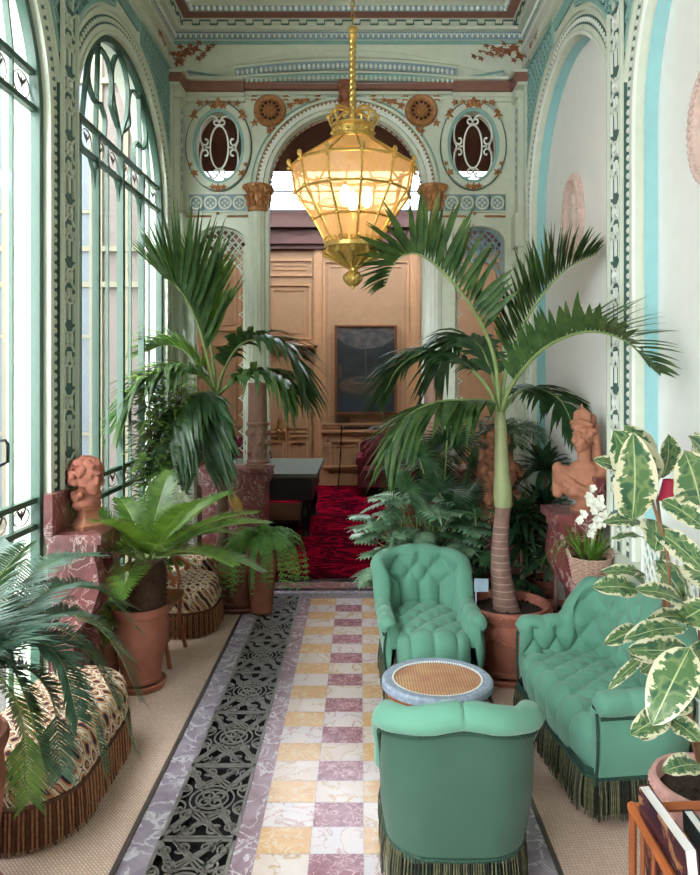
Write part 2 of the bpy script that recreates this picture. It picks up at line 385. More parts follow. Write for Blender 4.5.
# soffit bands of the blind arches: grey outside, light blue inside
mb = MB()
for c in BAYS:
    p = [Vector((XR+0.03, a, b)) for a, b in arch(c, R0-0.006, SPR, 0.9)]
    rows = [[Vector((x, a, b)) for a, b in arch(c, R0-0.006, SPR, 0.9)] for x in (XR+0.045, XRB-0.002)]
    mb.grid(rows, 0)
mb.build('soffit_band', BLUE, wr)
def wall_trim(X, sg, par, mats):
    """archivolts, beads, pier ornament and spandrel lattice on a side wall; sg points into the room"""
    n = (sg, 0, 0); G, W_, D, T = 0, 1, 2, 3
    ring = MB(); bead = MB(); orn = MB(); lat = MB()
    def W(a, b, d=0.0): return Vector((X+sg*d, a, b))
    for c in BAYS[:3]:
        for r, w_, t, m in ((R0+0.012, 0.022, 0.02, 1), (R0+0.045, 0.03, 0.012, 0), (R0+0.155, 0.02, 0.02, 0)):
            ring.ribbon([W(a, b) for a, b in arch(c, r, SPR, 0.9 if sg < 0 else 0.1, 48)], n, w_, t, m)
        ring.ribbon([W(a, b) for a, b in arch(c, R0+0.09, SPR, 0.9 if sg < 0 else 0.1, 48)], n, 0.058, 0.004, 2)
        # egg moulding
        rr = R0+0.09
        pts = arch(c, rr, SPR, 0.95, 60)
        L = [0.0]
        for q in range(1, len(pts)): L.append(L[-1]+math.dist(pts[q], pts[q-1]))
        d = 0.0; k = 0
        while d < L[-1]:
            while k < len(L)-2 and L[k+1] < d: k += 1
            u = (d-L[k])/(L[k+1]-L[k]); a = pts[k][0]*(1-u)+pts[k+1][0]*u; b = pts[k][1]*(1-u)+pts[k+1][1]*u
            bead.ball(W(a, b, 0.003), 0.022, 0, 6, 4, (0.6, 1, 0.8)); d += 0.05
    # pier ornaments
    for c0, c1 in zip(BAYS[1:3], BAYS[:2]):
        y0, y1 = c0+R0+0.135, c1-R0-0.135
        ym = c1-R0-0.105; hw = 0.098; X0 = X
        orn.box((min(X, X+sg*0.024), ym-hw, 1.1), (max(X, X+sg*0.024), ym+hw, 4.0), 2)
        W0 = W
        def W(a, b, d=0.0): return Vector((X+sg*(0.022+d), a, b))
        for e in (-hw, hw): orn.ribbon([W(ym+e, 1.1), W(ym+e, 4.0)], n, 0.014, 0.022, 0)
        z = 1.12; k = 0
        while z < 3.75:
            for e in (-1, 1):
                orn.ribbon([W(ym+e*0.06, z), W(ym+e*0.06, z+0.11), W(ym+e*0.018, z+0.15), W(ym+e*0.018, z+0.2)], n, 0.010, 0.014, 1)
                orn.ribbon([W(ym+e*0.07, z+0.2), W(ym-e*0.07, z+0.34)], n, 0.009, 0.012, 1)
            orn.ribbon([W(ym, z+0.02), W(ym, z+0.12)], n, 0.022, 0.012, 1)
            orn.ribbon([W(a, b) for a, b in arc2(ym, z+0.27, 0.040, 0, 2*PI, 12)], n, 0.009, 0.014, 1)
            orn.ribbon([W(a, b) for a, b in arc2(ym, z+0.17, 0.06, PI, 2*PI, 8)], n, 0.010, 0.014, 0)
            orn.ball(W(ym, z+0.27, 0.01), 0.02, 1, 6, 4)
            z += 0.36
        W = W0
        # vase-shaped spread above the pier, with a painted leaf drop
        for e in (-1, 1):
            orn.ribbon([W(ym+e*a, b) for a, b in ((0.07, 4.0), (0.1, 4.14), (0.06, 4.26), (0.12, 4.42), (0.13, 4.62))], n, 0.016, 0.02, 0)
        orn.ball(W(ym, 4.47, 0.005), 0.045, 3, 8, 5, (0.3, 0.6, 1.1)); orn.ball(W(ym, 4.38, 0.005), 0.02, 3, 6, 4, (0.4, 0.6, 1.3))
    # spandrel lattice between arch and cornice
    zt = 4.60
    for c in BAYS[:3]:
        for e in (-1, 1):
            out = []
            ro = R0+0.2
            a0, a1 = (0.30, 1.32)
            pts = [(c+e*ro*math.cos(a0+(a1-a0)*i/14), SPR+ro*math.sin(a0+(a1-a0)*i/14)) for i in range(15)]
            out = pts+[(pts[-1][0], zt), (c+e*(R0+0.12), zt)]
            out2 = [q for q in out]
            if e < 0: out2 = out
            lat.plate(out2, [], lambda a, b, d: W(a, b, d), 0.0, 0.004, 2)
            lat.ribbon([W(a, b) for a, b in out], n, 0.02, 0.02, 0, closed=True)
            # crossing bars clipped by the outline
            for k in range(-30, 60):
                for s_ in (-1, 1):
                    seg = []
                    for q in range(60):
                        b = 3.5+q*0.02; a = c+e*R0*0.9+s_*(b-3.5)*0.8+k*0.085-0.6
                        rr_ = math.hypot(a-c, b-SPR)
                        ins = rr_ > ro and b < zt and e*(a-c) < R0+0.12 and e*(a-c) > ro*math.cos(a1)
                        if ins: seg.append(W(a, b, 0.004))
                        else:
                            if len(seg) > 1: lat.ribbon([seg[0], seg[-1]], n, 0.013, 0.012, 0)
                            seg = []
        # band above the crown
        lat.plate(rect(c-0.22, 4.50, c+0.22, 4.60), [], lambda a, b, d: W(a, b, d), 0.0, 0.004, 2)
        for q in range(13): lat.ribbon([W(c-0.22+q*0.0367, 4.50, 0.004), W(c-0.22+(q+0.5)*0.0367, 4.60, 0.004)], n, 0.01, 0.012, 0)
    # long top rail and bead line
    for z_, w_, t, m in ((4.655, 0.03, 0.03, 0), (4.70, 0.03, 0.02, 3 if sg > 9 else 0), (4.80, 0.05, 0.05, 1)):
        ring.ribbon([W(YE, z_), W(YS-0.02, z_)], n, w_, t, m)
    y = 1.0
    while y < YS-0.05:
        bead.ball(W(y, 4.735, 0.004), 0.022, 0, 6, 4, (0.6, 1, 0.8)); y += 0.055
    ring.build('arch_moulding', [mats[0], mats[1], mats[2], mats[3]], par)
    bead.build('egg_moulding', mats[1], par)
    orn.build('pier_ornament', [mats[0], mats[1], mats[2], RUST], par)
    lat.build('spandrel_lattice', [mats[3], mats[1], mats[2]], par)
wall_trim(XL, 1, wl, [GREEN, GREEN, DTEAL, TEAL])
wall_trim(XR, -1, wr, [GREEN, WHITE, DTEAL, TEAL])
# corner pilasters between the last arch and the screen
for X, sg, par in ((XL, 1, wl), (XR, -1, wr)):
    mb = MB()
    for y0, y1, t in ((6.14, 6.20, 0.03), (6.24, 6.38, 0.07)):
        mb.box((min(X, X+sg*t), y0, 0), (max(X, X+sg*t), y1, 4.45))
    mb.box((min(X, X+sg*0.1), 6.22, 4.38), (max(X, X+sg*0.1), YS, 4.44)); mb.box((min(X, X+sg*0.1), 6.22, 3.05), (max(X, X+sg*0.1), YS, 3.35))
    mb.build('pilaster', GREEN, par, smooth=False)
    mb = MB(); 
    for q in range(9): mb.ball((X+sg*0.072, 6.31+0.015*math.sin(q*2), 3.6+q*0.085), 0.022, 0, 6, 4, (0.3, 1, 1.4))
    mb.build('painted_garland', BLUEGREY, par)
# ---------------------------------------------------------------- floor
XT = [-0.415, -0.2, 0.015, 0.235]; ROW = 0.1684; YT0 = 5.476+3*ROW
mats = [M_PALE, M_WHITE, M_ORANGE, M_PURP, M_LILAC, M_ROSE, BLACKM, REDM, PIT]
mb = MB()
r = -3
yy = YT0
while yy > -2:
    y1 = yy-ROW
    for c in range(3):
        if r % 2 == 0: m = (1, 3, 0)[c] if r % 4 else (0, 3, 1)[c]
        else: m = (2, 0, 2)[c] if r % 3 else (2 if c == 0 else 0, 1, 2)[c]
        g = 0.0012
        mb.quad(Vector((XT[c]+g, y1+g, 0)), Vector((XT[c+1]-g, y1+g, 0)), Vector((XT[c+1]-g, yy-g, 0)), Vector((XT[c]+g, yy-g, 0)), m)
    yy = y1; r += 1
mb.box((-2.0, -3, -0.12), (1.7, 6.9, -0.03), 8)
def fs(x0, y0, x1, y1, m, z=0.0): mb.box((x0, y0, -0.03), (x1, y1, z), m)
mb.box((XT[0], -3, -0.03), (XT[3], YT0, -0.002), 4)
# frames: rose strip beside the tiles, grate trench, lilac strip outside
YB = YT0
fs(-0.505, -3, -0.415, YB, 5); fs(0.235, -3, 0.325, YB, 5)
fs(-0.935, -3, -0.825, YB+0.12, 4); fs(0.645, -3, 0.755, YB+0.12, 4)
fs(-0.505, YB, 0.325, YB+0.03, 5)
fs(-0.935, YB+0.12+0.03, 0.755, YB+0.12+0.09, 4)
fs(-1.7, YB+0.21, 1.5, YB+0.29, 6); fs(-1.7, YB+0.29, 1.5, YB+0.47, 7); fs(-1.7, YB+0.47, 1.5, YB+0.56, 6)
flo = struct('floor', mb, mats, smooth=False)
mb = MB()
for x0, x1 in ((-0.955, -0.935), (0.755, 0.775)): mb.box((x0, -3, 0), (x1, YB+0.2, 0.008))
struct('trim_1', mb, STRIP, smooth=False)
# heating grate with openwork scrolls
def grate(par, x0, x1, y0, y1, along='y', name='floor_grate_panel'):
    g = MB(); W_ = x1-x0; L = y1-y0
    if along == 'x': W_, L = y1-y0, x1-x0
    def M(a, b): return Vector((x0+a, y0+b, -0.004)) if along == 'y' else Vector((x0+b, y0+a, -0.004))
    nn = (0, 0, 1); t = 0.006
    def rb(p, w=0.008): g.ribbon([M(a, b) for a, b in p], nn, w*1.12, t)
    for e in (0.006, W_-0.006): rb([(e, 0), (e, L)], 0.014)
    for e in (0.006, L-0.006): rb([(0, e), (W_, e)], 0.016)
    cx, cy = W_/2, L/2
    # triple diagonal bands
    for s_ in (-1, 1):
        for o in (-0.022, 0, 0.022):
            rb([(cx+s_*(cx-0.012), 0.012+o*0.8+0.02), (cx+s_*0.055, cy-0.075+o)], 0.007)
            rb([(cx+s_*(cx-0.012), L-0.032-o*0.8), (cx+s_*0.055, cy+0.075-o)], 0.007)
            rb([(cx+s_*0.10, 0.012), (cx-s_*0.05+o*s_*0.3, cy-0.10+o)], 0.006)
            rb([(cx+s_*0.10, L-0.012), (cx-s_*0.05+o*s_*0.3, cy+0.10-o)], 0.006)
    rb(arc2(cx, cy, 0.07, 0, 2*PI, 24), 0.007); rb(arc2(cx, cy, 0.098, 0, 2*PI, 28), 0.006)
    for q in range(4):
        a = PI/4+q*PI/2
        rb(spiral(cx+0.036*math.cos(a), cy+0.036*math.sin(a), 0.034, 0.008, a+PI, 1.2, 16), 0.007)
        rb(spiral(cx+0.115*math.cos(a)*1.0, cy+0.15*math.sin(a), 0.034, 0.008, a, -1.3, 16), 0.007)
        sx_, sy_ = (1 if math.cos(a) > 0 else -1), (1 if math.sin(a) > 0 else -1)
        rb(spiral(cx+sx_*0.118, cy+sy_*0.20, 0.030, 0.007, a+1, 1.3, 16), 0.007)
        rb(spiral(cx+sx_*0.05, cy+sy_*0.215, 0.034, 0.008, -a, 1.4, 16), 0.007)
        rb(arc2(cx+sx_*0.155, cy+sy_*0.06, 0.05, PI/2, 3*PI/2, 10) if sx_ > 0 else arc2(cx+sx_*0.155, cy+sy_*0.06, 0.05, -PI/2, PI/2, 10), 0.006)
        rb(spiral(cx+sx_*0.13, cy+sy_*0.075, 0.022, 0.005, a, 1.2, 12), 0.006)
    g.ball(M(cx, cy), 0.008, 0, 8, 4, (1, 1, 0.8))
    return g.build(name, GRATE, par, smooth=False)
gr = thing('floor_grate', 'long grey openwork iron heating grate running down the left of the tiles', 'floor grate', (-0.665, 2.5, -0.02), group=None)
y = YB+0.135; seams = []
while y > 0.6: 
    grate(gr, -0.822, -0.508, y-0.54, y); y -= 0.54
gr2 = thing('floor_grate', 'grey openwork iron heating grate mostly hidden under the green seats', 'floor grate', (0.485, 2.5, -0.02))
y = YB+0.135
while y > 0.6:
    grate(gr2, 0.328, 0.642, y-0.54, y); y -= 0.54
gr3 = thing('floor_grate', 'short dark iron grate crossing the far end of the tiles', 'floor grate', (-0.09, YB+0.085, -0.02))
mb = MB()
for q in range(3):
    yq = YB+0.04+q*0.045; mb.ribbon([(-0.5, yq, -0.004), (0.32, yq, -0.004)], (0, 0, 1), 0.008, 0.006)
q = -0.5
k = 0
while q < 0.30:
    mb.ribbon([Vector((a, b, -0.004)) for a, b in spiral(q+0.02, YB+0.062, 0.02, 0.004, k, 1.3, 12)], (0, 0, 1), 0.007, 0.006)
    mb.ribbon([Vector((a, b, -0.004)) for a, b in spiral(q+0.02, YB+0.108, 0.02, 0.004, -k, -1.3, 12)], (0, 0, 1), 0.007, 0.006)
    q += 0.042; k += 1
mb.build('grate_panel', GRATE, gr3, smooth=False)
mb = MB(); mb.box((XL+0.004, -3, 0.0), (-0.955, YB+0.2, 0.007))
tag(struct('sisal_carpet', mb, SISAL, smooth=False), 'beige woven sisal carpet along the foot of the windows', 'carpet'); 
mb = MB(); mb.box((0.775, -3, 0.0), (XR-0.004, YB+0.2, 0.007))
tag(struct('sisal_carpet', mb, SISAL, smooth=False), 'beige woven sisal carpet under the sofa on the right', 'carpet')
for o in bpy.data.objects:
    if o.name.startswith('sisal_carpet'): del o['kind']
# ---------------------------------------------------------------- ceiling and cornices of the gallery
mb = MB(); mb.box((XL-0.2, YE, CT), (XRB+0.1, YS+0.3, CT+0.1)); ce = struct('ceiling', mb, GREEN, smooth=False)
# stepped cornice running round three sides, profile = (inset, z)
def cornice(prof, m, name, par, mats, yb=6.22):
    mb = MB(); rows = []
    for d, z in prof:
        rows.append([Vector((XL+d, YE, z)), Vector((XL+d, yb-d, z)), Vector((XR-d, yb-d, z)), Vector((XR-d, YE, z))])
    mb.grid(rows, m); return mb.build(name, mats, par, smooth=False)
cornice([(0.0, 4.84), (0.03, 4.84), (0.03, 4.865), (0.05, 4.865), (0.05, 4.935), (0.10, 4.935), (0.10, 4.955), (0.13, 4.975), (0.13, 5.0), (0.15, 5.005), (0.22, 5.025), (0.25, 5.06), (0.31, 5.075), (0.32, 5.09), (0.36, 5.10), (0.42, CT)],
        lambda a, b: {0: 1, 1: 1, 3: 2, 2: 0, 8: 0, 9: 3, 10: 2, 13: 1}.get(a, 0), 'cornice', ce, [GREEN, TEAL, BLUEGREY, BROWN])
orn = MB()
# dentil leaves along the back run and the two sides
def run(z, d, step, fn, yb=6.22):
    x = XL+d
    while x < XR-d: fn(Vector((x, yb-d, z)), Vector((1, 0, 0)), Vector((0, -1, 0))); x += step
    y = yb-d
    while y > 2.0:
        fn(Vector((XL+d, y, z)), Vector((0, 1, 0)), Vector((1, 0, 0))); fn(Vector((XR-d, y, z)), Vector((0, 1, 0)), Vector((-1, 0, 0))); y -= step
def leaflet_(p, t, n):
    orn.ball(p+n*0.004, 0.017, 0, 6, 4, (0.75, 0.75, 1.3)); orn.ball(p+t*0.023+n*0.004+Vector((0, 0, 0.014)), 0.009, 0, 5, 3)
run(4.90, 0.05, 0.046, leaflet_)
def egg(p, t, n): orn.ball(p+n*0.004, 0.02, 0, 6, 4, (0.8, 0.8, 1.1))
run(5.042, 0.236, 0.05, egg)
orn.build('leaf_dentils', WHITE, ce)
key = MB()
def greek(p, t, n):
    pts = [(0, 0.0), (0, 0.034), (0.09, 0.034), (0.09, 0.0), (0.155, 0.0)]
    key.ribbon([p+t*a+Vector((0, 0, b)) for a, b in pts], n, 0.012, 0.008)
run(4.957, 0.131, 0.155, greek)
key.build('greek_key_band', DTEAL, ce)
# cove with segmental pediment above the screen
mb = MB()
mb.quad(Vector((XL, YS, 4.58)), Vector((XR, YS, 4.58)), Vector((XR, 6.2, 4.85)), Vector((XL, 6.2, 4.85)))
struct('trim_2', mb, GREEN, smooth=False)
# ---------------------------------------------------------------- arched screen at the end of the gallery
AX = -0.1325; AR = 0.705; AS = 3.60
def fx(a, b, d): return Vector((a, d, b))
def PX(px, Y=YS): return (px-VX)*Y/F
def PZ(py, Y=YS): return CH-(py-VY)*Y/F
cent = arch(AX, AR, AS, 0.0, 40)
ovc = [(PX(219), PZ(147)), (PX(473), PZ(146))]
OVX, OVZ = 0.215, 0.32
sideL = (PX(194), PX(246)); sideR = (PX(455), PX(505))
def sideop(x0, x1):
    xm = (x0+x1)/2; h = (x1-x0)/2; sp = PZ(243); n = 20
    return [(x1, 0.0), (x1, sp)]+arc2(xm, sp, h, 0, PI, n, 0.155)[1:-1]+[(x0, sp), (x0, 0.0)]
# upper wall (above 3.25) with the openings, then the two side slips
mb = MB()
def shape():
    l = [(XL, 4.62), (XL, 0.0), (sideL[0], 0.0)]+list(reversed(sideop(*sideL)))[1:-1]+[(sideL[1], 1.07)]
    l += [(AX-AR, 1.07), (AX-AR, AS)]+list(reversed(arc2(AX, AS, AR, 0, PI, 40)))[1:-1]+[(AX+AR, AS), (AX+AR, 1.07)]
    l += [(sideR[0], 1.07)]+list(reversed(sideop(*sideR)))[1:-1]+[(sideR[1], 0.0), (XR, 0.0), (XR, 4.62)]
    return l
ovals = [arc2(cx, cz, OVX, 0, 2*PI, 40, OVZ)[:-1] for cx, cz in ovc]
mb.plate(shape(), ovals, fx, YS, YS+0.13)
wb = struct('wall_back', mb, GREEN)
NY = (0, -1, 0)
def ribz(m, pts, w, t, mi=0, y=YS, closed=False): m.ribbon([Vector((a, y, b)) for a, b in pts], NY, w, t, mi, closed)
# central arch mouldings
mb = MB()
ribz(mb, arc2(AX, AS, AR+0.020, 0, PI, 48), 0.035, 0.03, 0)
ribz(mb, arc2(AX, AS, AR+0.075, 0, PI, 48), 0.055, 0.02, 1)
ribz(mb, arc2(AX, AS, AR+0.125, 0, PI, 48), 0.022, 0.035, 0)
ribz(mb, arc2(AX, AS, AR+0.160, 0, PI, 48), 0.012, 0.012, 2)
rows = [[Vector((a, y, b)) for a, b in arc2(AX, AS, AR-0.004, 0, PI, 48)] for y in (YS+0.02, YS+0.05, YS+0.085, YS+0.12)]
mb.grid(rows, lambda a, b: (1, 2, 1)[a])
mb.build('arch_moulding', [GREEN, WHITE, TEAL], wb)
mb = MB()
for q in range(64):
    a = PI*(q+0.5)/64; mb.ball((AX+math.cos(a)*(AR+0.098), YS-0.02, AS+math.sin(a)*(AR+0.098)), 0.011, 0, 6, 4)
for q in range(36):
    a = PI*(q+0.5)/36; c_, s_ = math.cos(a), math.sin(a)
    mb.ball((AX+c_*(AR-0.006), YS+0.068, AS+s_*(AR-0.006)), 0.016, 0, 6, 4, (1, 1.2, 1))
mb.build('gilded_beading', GOLD, wb)
# keystone mask
mb = MB(); z = PZ(108)
mb.box((AX-0.06, YS-0.10, PZ(114)), (AX+0.06, YS, PZ(84)))
mb.ball((AX, YS-0.10, PZ(97)), 0.06, 0, 10, 8, (0.8, 0.6, 1.3))
for e in (-1, 1):
    mb.ball((AX+e*0.05, YS-0.1, PZ(90)), 0.028, 0); mb.ball((AX+e*0.05, YS-0.1, PZ(104)), 0.028, 0)
mb.build('keystone', RUST, wb)
# brown cornice of the screen (steps forward over the side bays)
mb = MB(); 
for d, z0, z1, m in ((0.03, 4.40, 4.435, 0), (0.09, 4.475, 4.56, 1), (0.13, 4.56, 4.585, 0), (0.05, 4.435, 4.475, 0)):
    mb.box((XL, YS-d, z0), (PX(245), YS, z1), m); mb.box((PX(452), YS-d, z0), (XR, YS, z1), m)
    mb.box((PX(245), YS-d*0.6, z0+0.03), (PX(452), YS, z1+0.01), m)
for X, sg in ((XL, 1), (XR, -1)):
    for d, z0, z1, m in ((0.10, 4.445, 4.475, 0), (0.12, 4.475, 4.56, 1), (0.15, 4.56, 4.585, 0)):
        mb.box((min(X, X+sg*d), 6.12, z0), (max(X, X+sg*d), YS, z1), m)
mb.build('brown_cornice', [GREEN, BROWN], wb, smooth=False)
# segmental pediment on the cove above the arch
mb = MB()
def cove(px, py, lift=0.0):
    # a point on the sloping cove plane from (YS, 4.58) to (6.2, 4.85)
    # z = 4.58 + (YS - y) * 1.35
    k = 1.35; s_ = (VY-py)/F
    y = (4.58+k*YS-CH)/(s_+k); n = Vector((0, -0.8, -0.6))
    return Vector(((px-VX)*y/F, y, CH+s_*y))+n*lift
nn = Vector((0, -0.8, -0.6))
def seg(cx, y0, hw, rise, n=30): return [(cx-hw+2*hw*i/n, y0-rise*(1-((i/n-0.5)*2)**2)) for i in range(n+1)]
for (pl, w_, t, m) in ((seg(346, 80, 156, 28), 0.03, 0.012, 0), (seg(346, 66, 112, 8), 0.02, 0.05, 0), (seg(346, 71, 110, 7), 0.07, 0.03, 3), (seg(346, 75.5, 109, 5), 0.015, 0.05, 0), (seg(346, 79, 108, 3), 0.06, 0.04, 1), (seg(346, 85, 107, 1), 0.05, 0.06, 3)):
    mb.ribbon([cove(a, b) for a, b in pl], nn, w_, t, m)
for k in range(46):
    a = 238+k*4.75; u = (a-346)/112
    b = 71-7*(1-u*u); p = cove(a, b+0.5, 0.032); mb.ball(p, 0.019, 2, 6, 4, (0.8, 0.8, 1.5))
    b = 79-3*(1-((a-346)/108)**2); p = cove(a, b, 0.042); mb.ball(p, 0.015, 2, 6, 4, (0.7, 0.7, 1.9))
for k in range(58):
    a = 242+k*3.6; b = 85-(1-((a-346)/106)**2); mb.ball(cove(a, b, 0.062), 0.012, 2, 5, 3)
# short raised panels at the ends
for e in (-1, 1):
    c0 = 346+e*140
    pl = [(c0-18, 74-e*-3), (c0+18, 74-e*3), (c0+18, 79-e*3), (c0-18, 79+e*3)]
    mb.ribbon([cove(a, b) for a, b in pl], nn, 0.02, 0.014, 1, closed=True)
mb.build('segmental_pediment', [GREEN, TEAL, WHITE, BLUEGREY], wb)
# vine sprays painted in the corners
def leafstar(m, c, n, up, r, mi=0, pts=5):
    n = Vector(n).normalized(); up = Vector(up).normalized(); s_ = n.cross(up).normalized(); out = []
    for k in range(pts*2):
        a = PI/2+PI*k/pts; rr = r*(1.0 if k % 2 == 0 else 0.45)
        out.append(Vector(c)+s_*math.cos(a)*rr+up*math.sin(a)*rr)
    i = len(m.v); top = Vector(c)+n*0.012
    m.v += out+[top]
    for k in range(pts*2): m.f.append((i+k, i+(k+1) % (pts*2), i+pts*2)); m.mi.append(mi)
mb = MB(); r2 = random.Random(3)
for base, seq in ((None, [(161, 33), (163, 45), (168, 55), (176, 52), (180, 60), (186, 50), (195, 48), (204, 53), (208, 50)]),
                  (None, [(537, 38), (532, 47), (528, 58), (520, 55), (514, 47), (507, 50), (498, 49), (487, 53), (480, 51)])):
    pts = []
    for px, py in seq:
        if 170 < px < 526: p = cove(px, py, 0.008); n_ = nn
        else:
            X = XL+0.012 if px < 300 else XR-0.012; y = X*F/(px-VX); p = Vector((X, y, CH-(py-VY)*y/F)); n_ = Vector((1 if px < 300 else -1, 0, 0))
        pts.append(p)
        for o_ in ((0, 0.05, 0.05), (0, -0.05, -0.04)): leafstar(mb, p+Vector((o_[1] if abs(n_.x) < .5 else 0, o_[1] if abs(n_.x) > .5 else 0.0, o_[2]*0.6)) if abs(n_.x) > .5 else p+Vector((o_[1], -o_[2]*0.6, o_[2]*0.8)), n_, (0.3, 0.2, 1) if abs(n_.x) < .5 else (0, 0.3, 1), 0.04, 0)
        leafstar(mb, p, n_, (r2.uniform(-.4, .4), 0.2, 1) if abs(n_.x) < .5 else (0, r2.uniform(-.4, .4), 1), 0.07 if len(pts) < 8 else 0.025, 0)
    for q in range(0, len(pts)-1):
        mb.tube([pts[q], (pts[q]+pts[q+1])/2+Vector((0, 0, 0.01)), pts[q+1]], 0.006, 5)
mb.build('vine_spray', RUST, wb)
# ovals with scroll grilles
for (cx, cz) in ovc:
    fr = thing('oval_window_frame', 'oval opening with white scroll grille, '+('nearer the windows, white sky in its foot' if cx < 0 else 'on the side of the plain white wall'), 'oval grille', (cx, YS, cz-0.4))
    mb = MB()
    ribz(mb, arc2(cx, cz, OVX+0.008, 0, 2*PI, 48, OVZ+0.008)[:-1], 0.03, 0.02, 0, closed=True)
    ribz(mb, arc2(cx, cz, OVX+0.05, 0, 2*PI, 48, OVZ+0.05)[:-1], 0.055, 0.035, 1, closed=True)
    ribz(mb, arc2(cx, cz, OVX+0.085, 0, 2*PI, 48, OVZ+0.088)[:-1], 0.008, 0.02, 2, closed=True)
    for a in (0.75, 2.39): 
        for e in (-.06, .06): ribz(mb, [(cx+math.cos(a+e)*(OVX+.025), cz+math.sin(a+e)*(OVZ+.025)), (cx+math.cos(a+e)*(OVX+.075), cz+math.sin(a+e)*(OVZ+.075))], 0.014, 0.045, 1)
    mb.build('moulded_frame', [TEAL, GREEN, DTEAL], fr)
    mb = MB()
    def rb(p): 
        mb.ribbon([Vector((cx+a*0.98, YS+0.02, cz+b*1.04)) for a, b in p], NY, 0.014, 0.014)
    rb(arc2(0, 0, 0.085, 0, 2*PI, 28, 0.19))
    for sx in (-1, 1):
        for sz in (-1, 1):
            pts = [(0.0, 0.215), (0.02, 0.195), (0.045, 0.2), (0.05, 0.225), (0.02, 0.25)]
            body = [(0.0, 0.215), (0.03, 0.262), (0.085, 0.272), (0.135, 0.235), (0.168, 0.17), (0.176, 0.09), (0.16, 0.035), (0.125, 0.02), (0.105, 0.045), (0.115, 0.072), (0.135, 0.07)]
            q = [Vector((a, b, 0)) for a, b in body]
            rb([(sx*p.x, sz*p.y) for p in cat_rom(q, 34)])
            q = [Vector((a, b, 0)) for a, b in ((0.0, 0.2), (0.03, 0.195), (0.05, 0.215), (0.04, 0.24), (0.022, 0.236))]
            rb([(sx*p.x, sz*p.y) for p in cat_rom(q, 12)])
        rb([(sx*0.176, 0.06), (sx*0.15, 0.0), (sx*0.176, -0.06)]); rb([(sx*0.085, 0), (sx*0.13, 0.0)])
    mb.build('scroll_grille', WHITE, fr)
    mb = MB()
    for a, b, r_ in ((0, 0.385, .07), (-.05, .36, .04), (.05, .36, .04), (0, -.385, .05), (-.05, -.375, .035), (.05, -.375, .035), (-.22, .27, .05), (.22, .27, .05), (-.215, -.25, .045), (.215, -.25, .045), (-.25, -.17, .028), (.25, -.17, .028), (-.17, .385, .04), (.17, .385, .04), (-.1, .39, .035), (.1, .39, .035), (-.21, .31, .03), (.21, .31, .03)):
        leafstar(mb, (cx+a, YS-0.04, cz+b), NY, (a*2, 0, 1), r_, 0, 5); mb.ball((cx+a, YS-0.045, cz+b), r_*0.35, 0, 6, 4)
    mb.build('gilded_leaf_swag', GOLD, fr)
# rosettes and sprays in the spandrels
for px, sgn in ((270, -1), (421, 1)):
    cx, cz = PX(px), PZ(111)
    ro = thing('round_rosette', 'round gilded rosette '+('left' if sgn < 0 else 'right')+' of the central arch crown', 'rosette', (cx, YS, cz-0.16))
    mb = MB(); mb.lathe([(0.0, 0.03), (0.02, 0.035), (0.04, 0.02), (0.05, 0.03), (0.06, 0.012), (0.09, 0.012), (0.10, 0.03), (0.115, 0.04), (0.135, 0.04), (0.148, 0.02), (0.15, 0.0)], (cx, YS, cz), 36, axis='y')
    for q in range(12):
        a = 2*PI*q/12
        mb.ball((cx+0.076*math.cos(a), YS-0.02, cz+0.076*math.sin(a)), 0.014, 1, 6, 4); mb.ball((cx+0.048*math.cos(a), YS-0.028, cz+0.048*math.sin(a)), 0.008, 0, 5, 3)
    mb.build('medallion', [GOLD, DWOOD], ro)
    mb = MB()
    s1 = [Vector((a*-sgn, 0, b)) for a, b in ((0.15, 0.06), (0.24, 0.07), (0.30, 0.10), (0.38, 0.07), (0.44, 0.11), (0.42, 0.13))]
    s2 = [Vector((a*sgn if 0 else a, 0, b)) for a, b in ((0.02*sgn, -0.15), (0.05*-sgn, -0.22), (0.02*sgn, -0.30), (0.04*-sgn, -0.36))]
    for s_ in (s1, s2):
        mb = MB()
        pp = [Vector((cx, YS-0.006, cz))+q for q in cat_rom(s_, 14)]
        mb.tube(pp, 0.008, 5)
        for k, p in enumerate(pp[1::2]): leafstar(mb, p+Vector((0, -.004, 0.02*(1 if k % 2 else -1))), NY, (0.3*(-1)**k, 0, 1), 0.042, 0)
        if s_ is s1: mb.build('leaf_spray', GOLD, ro)
    mb.build('leaf_spray', GOLD, ro)
    for a, b in ((-.15, .12), (.15, .12), (.14, -.11), (-.14, -.11)):
        mb = MB(); leafstar(mb, (cx+a, YS-.006, cz+b), NY, (a, 0, 1), 0.045, 0); mb.build('corner_leaf', GOLD, ro)
